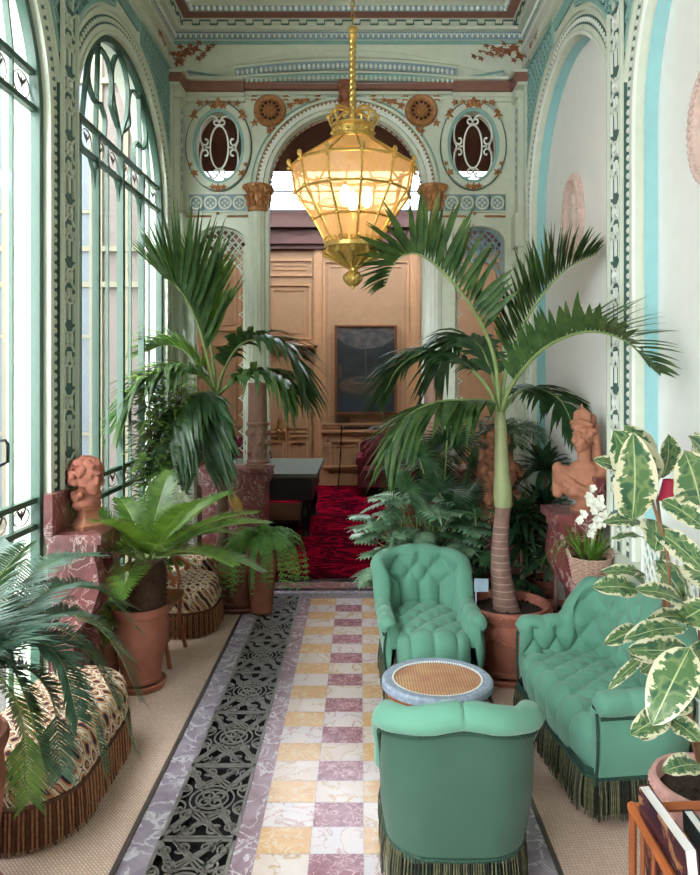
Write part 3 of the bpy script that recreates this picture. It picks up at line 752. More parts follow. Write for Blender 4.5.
# stencilled friezes, rope line, lattice fans
mb = MB(); rp = MB()
for (x0, x1) in ((PX(189), PX(247)), (PX(444), PX(505))):
    z0, z1 = PZ(212), PZ(194)
    mb.plate(rect(x0, z0, x1, z1), [], fx, YS-0.004, YS, 0)
    ribz(mb, rect(x0, z0, x1, z1), 0.012, 0.02, 1, closed=True)
    n = 4
    for k in range(n):
        cx = x0+(x1-x0)*(k+0.5)/n; cz = (z0+z1)/2
        ribz(mb, arc2(cx, cz, 0.055, 0, 2*PI, 20), 0.016, 0.012, 1, YS-0.004)
        for q in range(4):
            a = PI/2*q; mb.ball((cx+.024*math.cos(a), YS-.006, cz+.024*math.sin(a)), 0.014, 1, 6, 4, (1, .5, 1))
        for q in range(2): ribz(mb, [(cx+0.066, z0+0.02), (cx+0.066, z1-0.02)], 0.006, 0.01, 2, YS-0.004)
    xa, xb = x0-0.08, x1
    zz = PZ(216.5); x = xa
    while x < xb:
        if abs(x-(x0+x1)/2-0.01) > 0.08: rp.ball((x, YS-0.008, zz), 0.013, 0, 6, 4, (1.1, 1, 0.8))
        x += 0.021
    ribz(mb, [(xa, zz+0.018), (xb, zz+0.018)], 0.008, 0.01, 1)
    rp.ball(((x0+x1)/2, YS-0.01, PZ(213.5)), 0.016, 0)
mb.build('stencilled_frieze', [BLUEGREY, GREEN, TEAL], wb)
rp.build('gilded_rope', GOLD, wb)
for idx, (x0, x1) in enumerate((sideL, sideR)):
    lt = thing('lattice_screen', 'pierced pale green lattice fan between column and '+('window wall' if idx == 0 else 'plain white wall'), 'lattice', ((x0+x1)/2, YS+0.1, 1.07))
    mb = MB(); yb = YS+0.10
    xm = (x0+x1)/2; h = (x1-x0)/2; sp = PZ(243); zt = sp+0.155
    def inside(a, b):
        up = b < sp+0.155*math.sqrt(max(0, 1-((a-xm)/h)**2))-0.01 if b > sp else abs(a-xm) < h-0.01
        # scalloped lower edge
        low = 3.20+0.20*math.sqrt(max(0, 1-((a-xm)/(h*0.9))**2)) if abs(a-xm) < h*0.9 else 2.95
        low2 = 2.76 + 0.22*math.sqrt(max(0, 1-((a-xm)/(h*0.86))**2)) if abs(a-xm) < h*0.86 else 2.7
        dip = 0.09*max(0, 1-abs(a-xm)/0.06)
        return up and b > low2-dip
    for k in range(-18, 19):
        for s_ in (-1, 1):
            for c_ in (0,):
                seg = []
                for q in range(90):
                    b = 2.65+q*0.007; a = xm+s_*(b-2.65)*0.9+k*0.065
                    if inside(a, b): seg.append((a, b))
                    else:
                        if len(seg) > 2: mb.ribbon([Vector((seg[0][0], yb, seg[0][1])), Vector((seg[-1][0], yb, seg[-1][1]))], NY, 0.011, 0.012)
                        seg = []
                if len(seg) > 2: mb.ribbon([Vector((seg[0][0], yb, seg[0][1])), Vector((seg[-1][0], yb, seg[-1][1]))], NY, 0.011, 0.012)
    # curved inner edge, central leaf cluster, frame
    ed = [(xm+h*0.86*math.cos(a), 2.76+0.22*math.sin(a)) for a in [PI*i/28 for i in range(29)]]
    mb.ribbon([Vector((a, yb, b-0.09*max(0, 1-abs(a-xm)/0.06))) for a, b in ed], NY, 0.018, 0.018)
    for a, b, r_ in ((0, 0.05, .04), (-.05, 0.06, .03), (.05, .06, .03), (0, -.03, .035), (0, .11, .025), (-.03, 0.0, .02), (.03, 0, .02), (0, -.12, .022), (-.04, -.1, .016), (.04, -.1, .016)):
        leafstar(mb, (xm+a, yb-0.02, sp+b-0.03), NY, (a, 0, 1), r_*1.2, 0, 4)
    for ex in (-0.11, 0, 0.11): mb.ribbon([Vector((a, yb, b)) for a, b in arc2(xm+ex, sp-0.03, 0.05, 0, 2*PI, 20)], NY, 0.009, 0.016)
    mb.ribbon([Vector((a, yb, b)) for a, b in [(x1-.012, 2.7), (x1-.012, sp)]+arc2(xm, sp, h-0.012, 0, PI, 20, 0.143)[1:-1]+[(x0+.012, sp), (x0+.012, 2.7)]], NY, 0.016, 0.018)
    mb.build('lattice_fan', GREEN if idx == 0 else BLUEGREY, lt)
    # the slender strip running down beside the column
    mb = MB(); xs = x1-0.03 if idx == 0 else x0+0.03; e = -1 if idx == 0 else 1
    mb.box((xs-0.012, yb-0.01, 1.07), (xs+0.012, yb+0.01, 3.1))
    z = 1.2
    while z < 3.05:
        mb.ribbon([Vector((xs+e*0.012, yb, z)), Vector((xs+e*0.045, yb, z+0.03)), Vector((xs+e*0.012, yb, z+0.06))], NY, 0.008, 0.01)
        mb.ball((xs+e*0.05, yb, z+0.03), 0.008, 0, 5, 3)
        z += 0.155
    mb.build('pierced_strip', GREEN, lt)
# columns on marble pedestals
def column(cx, low, side):
    c = thing('column', 'slender fluted column '+side, 'column', (cx, YS+0.04, 1.07))
    y = YS+0.04
    def flute(n=16): return lambda a, q: 1-0.05*abs(math.sin(a*n/2))
    mb = MB(); mb.lathe([(0.092, low), (0.086, 3.44)], (cx, y, 0), 96, wob=flute()); mb.build('shaft', WHITE if side.startswith('nearer the plain') else GREEN, c)
    mb = MB(); mb.lathe([(0.10, 1.12), (0.10, 1.45)], (cx, y, 0), 96, wob=lambda a, q: 1-0.03*abs(math.sin(a*8)))
    mb.lathe([(0.0, 1.07), (0.12, 1.07), (0.12, 1.09), (0.105, 1.10), (0.11, 1.12), (0.10, 1.14)], (cx, y, 0), 32)
    mb.lathe([(0.098, 1.44), (0.108, 1.45), (0.108, 1.47), (0.096, 1.48), (0.094, low), (0.1, low+0.01), (0.098, low+0.03), (0.088, low+0.035)], (cx, y, 0), 32)
    for q in range(8):
        for k in range(3): mb.ball((cx+0.1*math.cos(q*PI/4+k), y+0.1*math.sin(q*PI/4+k), 1.2+k*0.09), 0.02, 0, 6, 4, (1, 1, 1.6))
    mb.build('lower_shaft', mk('pinkish bronze', srgb(158, 122, 108), 0.4, 0.2, var=0.12), c)
    mb = MB(); mb.lathe([(0.088, 3.40), (0.10, 3.41), (0.10, 3.44), (0.085, 3.45), (0.09, 3.52), (0.12, 3.60), (0.135, 3.62), (0.135, 3.645), (0.0, 3.65)], (cx, y, 0), 32)
    for row, (z, r_, n_) in enumerate(((3.475, 0.095, 10), (3.54, 0.108, 8), (3.60, 0.125, 8))):
        for q in range(n_):
            a = 2*PI*(q+0.5*row)/n_; mb.ball((cx+r_*math.cos(a), y+r_*math.sin(a), z), 0.03, 0, 8, 5, (0.8, 0.8, 1.25))
    for a in (PI/4, 3*PI/4, -PI/4, -3*PI/4):
        mb.tube([Vector((cx+0.14*math.cos(a)+0.022*math.cos(t), y+0.14*math.sin(a), 3.61+0.022*math.sin(t))) for t in [k*0.9 for k in range(7)]], 0.012, 6)
    mb.build('capital', GOLD, c)
    return c
column(PX(257.5), PZ(386), 'beside the lattice and the left palm, pale green'); column(PX(433.5), PZ(362), 'nearer the plain white wall, behind the arching palm frond')
def marble_pedestal(x0, x1, y0, y1, h, lab, step):
    p = thing('marble_pedestal', lab, 'pedestal', ((x0+x1)/2, (y0+y1)/2, 0))
    mb = MB()
    for d, z0, z1 in ((0.03, 0, 0.14), (0.015, 0.14, 0.18), (0, 0.18, h-0.17), (0.01, h-0.17, h-0.14), (0.025, h-0.14, h-0.10), (0.045, h-0.10, h-0.05), (0.03, h-0.05, h-0.03)):
        mb.box((x0-d, y0-d, z0), (x1+d, y1, z1))
    mb.build('body', REDM, p, smooth=False)
    mb = MB(); mb.box((x0-0.05, y0-0.05, h-0.03), (x1+0.05, y1, h)); mb.build('top_slab', REDM, p, smooth=False)
    mb = MB(); mb.ribbon([Vector((a, y0, b)) for a, b in rect(x0+0.07, 0.25, x1-0.07, h-0.24)], NY, 0.02, 0.012, closed=True); mb.build('raised_panel', REDM, p, smooth=False)
marble_pedestal(PX(205), PX(266), YS-0.12, YS+0.22, 1.07, 'veined red marble pedestal under the left column', 0)
marble_pedestal(PX(427), PX(505), YS-0.12, YS+0.22, 1.07, 'veined red marble pedestal under the right column, screened by plants', 0)
# ---------------------------------------------------------------- windows on the left
GX = XL-0.07
for k, c in enumerate(BAYS[:3]):
    mb = MB(); n = (1, 0, 0)
    def W(a, b, d=0.0): return Vector((GX+d, a, b))
    Ri = R0-0.03
    mb.ribbon([W(a, b) for a, b in arch(c, Ri+0.01, SPR, 0.06)], n, 0.05, 0.05, 0)
    for z in (3.50, 3.315, 1.24, 1.10): mb.ribbon([W(c-Ri, z), W(c+Ri, z)], n, 0.03, 0.035, 0)
    mb.ribbon([W(c-Ri, 0.10), W(c+Ri, 0.10)], n, 0.10, 0.035, 0)
    ys = [c-Ri+2*Ri*q/8 for q in range(1, 8)]
    for q, y in enumerate(ys):
        big = q in (1, 3, 5)
        mb.ribbon([W(y, 0.1), W(y, 3.5)], n, 0.045 if q == 3 else 0.030 if big else 0.013, 0.045 if big else 0.02, 0)
        if big:
            for e in (-1, 1): mb.ribbon([W(y+e*0.01, 3.12), W(y+e*0.03, 3.24), W(y+e*0.09, 3.31)], n, 0.014, 0.02, 0)
    # tracery: central pear loop, side loops, drooping scrolls
    def tr(p, w_=0.022): mb.ribbon([W(c+q.x, 3.5+q.y) for q in cat_rom([Vector((a, b, 0)) for a, b in p], 26)], n, w_, 0.03, 0)
    tr([(0, 0.0), (-0.02, 0.15), (-0.14, 0.34), (-0.17, 0.52), (-0.1, 0.66), (0, 0.71)]); tr([(0, 0.0), (0.02, 0.15), (0.14, 0.34), (0.17, 0.52), (0.1, 0.66), (0, 0.71)])
    for e in (-1, 1):
        tr([(e*0.05, 0.18), (e*0.14, 0.24), (e*0.2, 0.3), (e*0.17, 0.42), (e*0.24, 0.56), (e*0.42, 0.58), (e*0.56, 0.46), (e*0.6, 0.3), (e*0.5, 0.2), (e*0.38, 0.22)], 0.02)
        tr([(e*0.38, 0.22), (e*0.3, 0.14), (e*0.32, 0.0)], 0.016)
        mb.ribbon([W(c+e*0.47, 3.5), W(c+e*0.42, 3.5+0.66)], n, 0.018, 0.03, 0)
        mb.ribbon([W(c+e*0.70, 3.5), W(c+e*0.60, 3.5+0.42)], n, 0.014, 0.03, 0)
    # etched flourishes in the two panel bands
    for q in range(8):
        y = c-Ri+2*Ri*(q+0.5)/8
        for (za, zb) in ((3.33, 3.485), (1.115, 1.225)):
            zm = (za+zb)/2; hh = (zb-za)/2
            mb.ribbon([W(y+0.085*math.cos(t), zm+hh*0.85*math.sin(t)) for t in [2*PI*i/16 for i in range(16)]], n, 0.005, 0.006, 1, closed=True)
            for a_ in (-0.5, 0.5, 0): mb.ball(W(y+0.03*math.sin(a_*2), zm+0.01+hh*0.3*abs(a_), 0.004), 0.022, 1, 6, 4, (0.2, 0.5, 1.4), Matrix.Rotation(-a_*1.6, 3, 'X'))
    wn = struct('window_%d' % (k+1), mb, [IRON, DWOOD])
    mb = MB(); mb.plate(arch(c, Ri, SPR, 0.06), [], fl, GX+0.012, GX+0.018); mb.build('glass_pane', GLASS, wn, smooth=False)
    if k == 1:
        mb = MB(); y = c+Ri-0.47
        mb.box((GX+0.04, y-0.012, 1.42), (GX+0.055, y+0.012, 1.66)); mb.tube([(GX+0.05, y, 1.60), (GX+0.10, y, 1.60), (GX+0.11, y, 1.58), (GX+0.11, y, 1.50), (GX+0.05, y, 1.47)], 0.008, 6)
        mb.build('handle', BLACK, wn)
# ---------------------------------------------------------------- outside the windows
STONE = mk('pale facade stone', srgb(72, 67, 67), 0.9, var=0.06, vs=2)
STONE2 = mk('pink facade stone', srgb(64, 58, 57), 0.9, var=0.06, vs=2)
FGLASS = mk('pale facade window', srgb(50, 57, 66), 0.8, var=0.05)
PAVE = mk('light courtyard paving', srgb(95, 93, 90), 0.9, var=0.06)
t = thing('courtyard_building', 'pale pink stone building with tall windows across the courtyard', 'building', (-7.5, 8, -0.3))
mb = MB(); mb.box((-8.4, -4, -0.3), (-7.5, 26, 9.5))
for z in (0.6, 4.2, 8.0): mb.box((-7.5, -4, z), (-7.38, 26, z+0.16))
q = 0.1
while q < 8:
    mb.box((-7.5, -4, q), (-7.485, 26, q+0.03)); q += 0.42
mb.build('wall', STONE, t, smooth=False)
for k in range(9):
    y = -2+k*3.1
    mb = MB(); mb.box((-7.5, y-0.75, 0.9), (-7.40, y+0.75, 3.9)); mb.box((-7.5, y-0.75, 5.0), (-7.40, y+0.75, 7.6))
    for z in (0.9, 3.8, 5.0, 7.5): mb.box((-7.42, y-0.85, z), (-7.34, y+0.85, z+0.12))
    fr = mb.build('window_surround', STONE2, t, smooth=False)
    for z0, z1 in ((1.05, 3.7), (5.15, 7.4)):
        for e in (-1, 1):
            mb = MB(); mb.box((-7.40, y+e*0.33-0.29, z0), (-7.385, y+e*0.33+0.29, z1)); mb.build('pane', FGLASS, fr, smooth=False)
WSTONE = mk('pinkish wing stone', srgb(108, 99, 95), 0.9, var=0.05, vs=2); WTRIM = mk('cream wing stone', srgb(120, 116, 100), 0.9, var=0.05); WGL = mk('bluish wing glass', srgb(84, 92, 100), 0.5, var=0.06, vs=4)
t = thing('stone_wing', 'pinkish stone wing of the house seen close behind the window bars', 'building', (-2.8, 6.6, -0.3))
mb = MB(); mb.box((-3.95, 6.5, -0.3), (XL-0.24, 6.64, 6.5))
mb.build('wall', WSTONE, t, smooth=False)
mb = MB()
for x in (-2.40, -2.16, -1.98): mb.box((x-0.02, 6.46, 0.1), (x+0.02, 6.5, 5.4))
for z in (3.05, 2.72, 0.5, 4.6): mb.box((-3.95, 6.45, z), (XL-0.24, 6.5, z+0.05))
mb.box((-3.95, 6.42, -0.3), (XL-0.24, 6.5, 0.5)); mb.build('mouldings', WTRIM, t, smooth=False)
for xa, xb in ((-2.80, -2.46), (-3.62, -3.26)):
    mb = MB(); mb.ribbon([Vector((a, 6.46, b)) for a, b in rect(xa, 0.55, xb, 4.9)], NY, 0.05, 0.04, closed=True)
    for z in (1.35, 2.25, 3.4): mb.box((xa, 6.455, z), (xb, 6.47, z+0.03))
    mb.box(((xa+xb)/2-0.012, 6.455, 0.55), ((xa+xb)/2+0.012, 6.47, 4.9))
    wf_ = mb.build('casement', WTRIM, t, smooth=False)
    mb = MB(); mb.box((xa, 6.475, 0.55), (xb, 6.49, 4.9)); mb.build('pane', WGL, wf_, smooth=False)
mb = MB(); mb.box((-8, -4, -0.35), (XL-0.3, 26, -0.3)); struct('courtyard_ground', mb, PAVE, smooth=False)
# ---------------------------------------------------------------- the panelled hall beyond the screen
HY0, HY1, HX0, HX1, HC = YS+0.3, 12.2, -3.6, 3.4, 4.63
mb = MB(); mb.box((HX0, HY1, 0), (HX1, HY1+0.2, HC+0.4)); wf = struct('wall_far', mb, TAN, smooth=False)
mb = MB(); mb.box((HX0-0.2, HY0, 0), (HX0, HY1+0.2, HC+0.4)); struct('wall_hall_left', mb, TAN, smooth=False)
mb = MB(); mb.box((HX1, HY0, 0), (HX1+0.2, HY1+0.2, HC+0.4)); struct('wall_hall_right', mb, TAN, smooth=False)
mb = MB(); mb.box((HX0, HY0-0.05, 0), (XL, HY0, HC+0.4)); mb.box((XRB+0.1, HY0-0.05, 0), (HX1, HY0, HC+0.4)); mb.box((XL, HY0-0.05, 4.6), (XRB+0.1, HY0, HC+0.5)); struct('wall_hall_near', mb, TAN, smooth=False)
mb = MB(); mb.box((HX0, 6.55, -0.05), (HX1, HY1, 0.0)); struct('floor_hall', mb, DWOOD, smooth=False)
mb = MB(); mb.box((XL+0.02, 6.56, 0.0), (HX1-0.2, HY1-0.12, 0.012)); tag(mb.build('red_carpet', REDCARPET, smooth=False), 'deep red carpet with broken black pattern beyond the arch', 'carpet')
SKY0, SKY1, SX0, SX1 = 9.35, 12.0, -2.2, 2.0
mb = MB(); mb.plate(rect(HX0, HY0, HX1, HY1), [rect(SX0, SKY0, SX1, SKY1)], lambda a, b, d: Vector((a, b, d)), HC, HC+0.3)
hc = struct('ceiling_hall', mb, DBROWN, smooth=False)
mb = MB()
for d, z0, z1 in ((0.10, 4.10, 4.18), (0.16, 4.18, 4.30), (0.10, 4.30, 4.45), (0.22, 4.45, 4.63)): mb.box((HX0, HY1-d, z0), (HX1, HY1, z1))
mb.build('dark_cornice', DBROWN, hc, smooth=False)
FROST = N('frosted skylight glass'); tb = FROST.n('ShaderNodeBsdfTranslucent'); tb.inputs[0].default_value = (0.6, 0.62, 0.65, 1)
tp = FROST.n('ShaderNodeBsdfTransparent'); tp.inputs[0].default_value = (0.6, 0.62, 0.65, 1); mm = FROST.n('ShaderNodeMixShader'); mm.inputs[0].default_value = 0.25
FROST.t.links.new(tb.outputs[0], mm.inputs[1]); FROST.t.links.new(tp.outputs[0], mm.inputs[2]); FROST.t.links.new(mm.outputs[0], FROST.out.inputs[0])
mb = MB(); mb.box((SX0, SKY0, HC+0.12), (SX1, SKY1, HC+0.13)); sk = struct('skylight', mb, FROST.m, smooth=False)
mb = MB()
def H(a, b): return Vector((a, b, HC+0.09))
for x in (SX0+0.1, -0.75, 0.6, SX1-0.1): mb.ribbon([H(x, SKY0), H(x, SKY1)], (0, 0, -1), 0.03, 0.02)
for y in (SKY0+0.08, SKY0+1.3, SKY1-0.08): mb.ribbon([H(SX0, y), H(SX1, y)], (0, 0, -1), 0.03, 0.02)
for cx in (-1.45, -0.08, 1.3):
    for cy, rr in ((SKY0+0.75, 0.5), (SKY0+1.9, 0.55)):
        mb.ribbon([H(a, b) for a, b in spiral(cx-0.3, cy, 0.3, 0.06, 0.5, 1.4, 24)], (0, 0, -1), 0.014, 0.015)
        mb.ribbon([H(a, b) for a, b in spiral(cx+0.3, cy, 0.3, 0.06, 2.6, -1.4, 24)], (0, 0, -1), 0.014, 0.015)
mb.build('scroll_ironwork', BLACK, sk)
# panelling of the far wall
YF = HY1
def FXx(px): return (px-VX)*YF/F
def FZ(py): return CH-(py-VY)*YF/F
pan = MB()
def frame(m, x0, z0, x1, z1, w_=0.05, t=0.03, mi=0, y=YF): m.ribbon([Vector((a, y, b)) for a, b in rect(x0, z0, x1, z1)], NY, w_, t, mi, closed=True)
for (a, b, c_, d) in ((268, 260, 312, 275), (268, 285, 310, 338), (324, 262, 408, 424), (330, 441, 360, 472), (366, 441, 412, 472), (418, 441, 470, 472), (418, 262, 440, 424), (200, 262, 240, 330), (200, 345, 240, 425), (450, 262, 500, 424)):
    frame(pan, FXx(a), FZ(d), FXx(c_), FZ(b)); frame(pan, FXx(a)+0.09, FZ(d)+0.09, FXx(c_)-0.09, FZ(b)-0.09, 0.02, 0.015)
for px in (318, 414, 246): 
    pan.box((FXx(px)-0.07, YF-0.04, 0), (FXx(px)+0.07, YF, 4.1)); pan.box((FXx(px)-0.03, YF-0.06, 0), (FXx(px)+0.03, YF, 4.1))
for z0, z1, t_ in ((0, 0.3, 0.03), (0.30, 0.34, 0.05), (0.92, 0.96, 0.05), (1.0, 1.03, 0.03), (1.05, 1.07, 0.04)): pan.box((FXx(322), YF-t_, z0), (HX1, YF, z1))
pan.build('panel_moulding', TAN2, wf, smooth=False)
# double door with a cornice shelf
mb = MB(); mb.box((FXx(262), YF-0.05, 0), (FXx(311), YF-0.002, FZ(352))); 
dr = struct('door_1', mb, TAN, smooth=False)
mb = MB()
for x0, x1 in ((FXx(265), FXx(285)), (FXx(288), FXx(309))):
    for z0, z1 in ((0.2, 0.75), (0.85, 0.93), (1.0, 1.9), (2.0, 2.2)): frame(mb, x0+.03, z0, x1-.03, z1, 0.03, 0.02, 0, YF-0.05)
mb.box((FXx(286)-0.012, YF-0.065, 0), (FXx(286)+0.012, YF-0.05, 2.3)); mb.build('door_panel', TAN2, dr, smooth=False)
mb = MB()
for z0, z1, t_, e in ((FZ(352), FZ(349), .10, 0), (FZ(349), FZ(346), .16, .06), (FZ(346), FZ(344.5), .2, .1)): mb.box((FXx(260)-e, YF-t_, z0), (FXx(311)+e, YF, z1))
mb.build('cornice_shelf', TAN2, dr, smooth=False)
for px in (279, 284.5):
    mb = MB(); mb.box((FXx(px)-0.02, YF-0.07, 0.78), (FXx(px)+0.02, YF-0.05, 1.15)); mb.ball((FXx(px), YF-0.1, 0.95), 0.03, 0); mb.build('brass_handle', BRASS, dr)
# landscape painting (a fountain basin in a dark park)
def paint():
    g = N('dark landscape canvas'); sep = g.n('ShaderNodeSeparateXYZ'); g.put(sep.inputs[0], g.coord())
    u, v = sep.outputs[0], sep.outputs[2]
    nz = g.noise(g.mapping(g.coord(), (3, 3, 5)), 1.6, 5, 0.6)
    sky = g.ramp(g.math('MULTIPLY_ADD', nz, 0.9, 0.0), [(0.35, srgb(48, 50, 56)), (0.55, srgb(92, 84, 74))])
    hill = g.math('ADD', 1.05, g.math('MULTIPLY', g.math('POWER', g.math('ABSOLUTE', g.math('MULTIPLY', u, 1.6)), 2.0), 0.3))
    hill = g.math('ADD', hill, g.math('MULTIPLY', nz, 0.15))
    m1 = g.math('GREATER_THAN', v, hill)
    ground = g.ramp(nz, [(0.4, srgb(20, 28, 28)), (0.6, srgb(34, 40, 36))])
    def ell(cx, cz, a, b):
        x = g.math('DIVIDE', g.math('SUBTRACT', u, cx), a); z = g.math('DIVIDE', g.math('SUBTRACT', v, cz), b)
        return g.math('LESS_THAN', g.math('ADD', g.math('MULTIPLY', x, x), g.math('MULTIPLY', z, z)), 1.0)
    c = g.mix(m1, ground, sky)
    c = g.mix(ell(0, 0.50, 0.46, 0.17), c, g.ramp(nz, [(0.4, srgb(46, 40, 34)), (0.6, srgb(78, 60, 44))])); c = g.mix(ell(0, 0.58, 0.28, 0.06), c, srgb(92, 76, 58)); c = g.mix(ell(0, 0.59, 0.23, 0.04), c, srgb(34, 46, 50))
    c = g.mix(ell(0, 0.90, 0.010, 0.30), c, srgb(66, 68, 64))
    for e in (-1, 1): c = g.mix(ell(e*0.45, 0.74, 0.035, 0.13), c, srgb(66, 56, 46))
    c = g.mix(g.math('LESS_THAN', v, g.math('MULTIPLY_ADD', nz, 0.3, 0.16)), c, srgb(28, 38, 46))
    g.base(c); g.b.inputs['Roughness'].default_value = 0.5; return g.m
px0, px1, pz0, pz1 = FXx(334.5), FXx(397), FZ(414), FZ(325)
t = thing('painting', 'tall dark landscape painting of a fountain basin, in a thin gilt frame', 'painting', ((px0+px1)/2, YF-0.06, pz0))
mb = MB(); mb.box((px0+0.04, YF-0.075, pz0+0.04), (px1-0.04, YF-0.06, pz1-0.04)); mb.build('canvas', paint(), t, smooth=False)
mb = MB(); frame(mb, px0+0.025, pz0+0.025, px1-0.025, pz1-0.025, 0.05, 0.05, 0, YF-0.05); mb.build('gilt_frame', mk('dark gilt', srgb(120, 70, 36), .4, .3), t, smooth=False)
mb = MB(); mb.box((FXx(335), YF-0.05, FZ(422)), (FXx(350), YF-0.03, FZ(418))); tag(mb.build('name_plate', DWOOD, smooth=False), 'small dark plate on the panelling under the painting', 'plate')
# dark table
x0, x1 = FXx(0), 0
t = thing('draped_table', 'large black table with grey-green top in the hall beyond the arch', 'table', (-1.15, 8.9, 0.012))
mb = MB(); mb.box((-1.9, 8.15, 0.71), (-0.50, 9.7, 0.76)); mb.build('table_top', mk('grey green baize', srgb(88, 96, 84), 0.6), t, smooth=False)
mb = MB(); mb.box((-1.84, 8.21, 0.44), (-0.56, 9.64, 0.71)); mb.build('apron', BLACK, t, smooth=False)
for x in (-1.78, -0.64):
    for y in (8.28, 9.55):
        mb = MB(); mb.lathe([(0.06, 0.012), (0.05, 0.06), (0.035, 0.1), (0.06, 0.2), (0.065, 0.3), (0.04, 0.38), (0.06, 0.44)], (x, y, 0), 16); mb.build('leg', BLACK, t)
mb = MB(); mb.box((-1.7, 8.35, 0.14), (-0.72, 9.5, 0.18)); mb.build('shelf', BLACK, t, smooth=False)
# dark bust and red seat glimpsed behind the left column
mb = MB(); 
t = thing('small_black_figure', 'small black figure standing on the marble pedestal left of the column', 'figurine', (PX(229), YS+0.02, 1.07))
x = PX(229); y = YS+0.02
mb.lathe([(0, 0), (0.05, 0), (0.05, 0.03), (0.03, 0.05), (0.045, 0.09), (0.07, 0.14), (0.06, 0.18), (0.03, 0.21), (0.03, 0.23)], (x, y, 1.07), 16, sy=0.7); mb.ball((x+0.012, y, 1.335), 0.045, 0, 12, 8, (0.9, 0.9, 1.2)); mb.ball((x+0.055, y, 1.325), 0.014, 0)
mb.build('body', BLACK, t)
# ---------------------------------------------------------------- tufted seats
def sstep(a, b, x):
    t = max(0.0, min(1.0, (x-a)/(b-a))); return t*t*(3-2*t)
VB = [-9.0]
def puff(u, v, vt=99.0):
    """diamond tufting; above v = vt the diamonds turn into straight pleats"""
    if v < VB[0]:
        ph = 0.5*(round(VB[0]*2) % 2); return abs(math.sin(PI*(u-ph)))**0.4
    if v < vt: return (abs(math.sin(PI*(u+v)))*abs(math.sin(PI*(u-v))))**0.33
    ph = 0.5*(round(vt*2) % 2)
    return abs(math.sin(PI*(u-ph)))**0.33
def tub_path(W_, D, r, th, step):
    a = W_/2-th; yf = -D/2+0.04; yb = D/2-th; pts = []
    L1 = yb-r-yf; La = PI*r/2; L2 = 2*(a-r); T = 2*L1+2*La+L2; n = int(T/step)
    for i in range(n+1):
        d = T*i/n; s = d-T/2
        if d < L1: p = (-a, yf+d); nr = (-1, 0)
        elif d < L1+La: t = (d-L1)/r; p = (-a+r-r*math.cos(t), yb-r+r*math.sin(t)); nr = (-math.cos(t), math.sin(t))
        elif d < L1+La+L2: p = (-a+r+d-L1-La, yb); nr = (0, 1)
        elif d < L1+2*La+L2: t = (d-L1-La-L2)/r; p = (a-r+r*math.sin(t), yb-r+r*math.cos(t)); nr = (math.sin(t), math.cos(t))
        else: p = (a, yb-r-(d-L1-2*La-L2)); nr = (1, 0)
        pts.append((p, nr, s))
    return pts, T
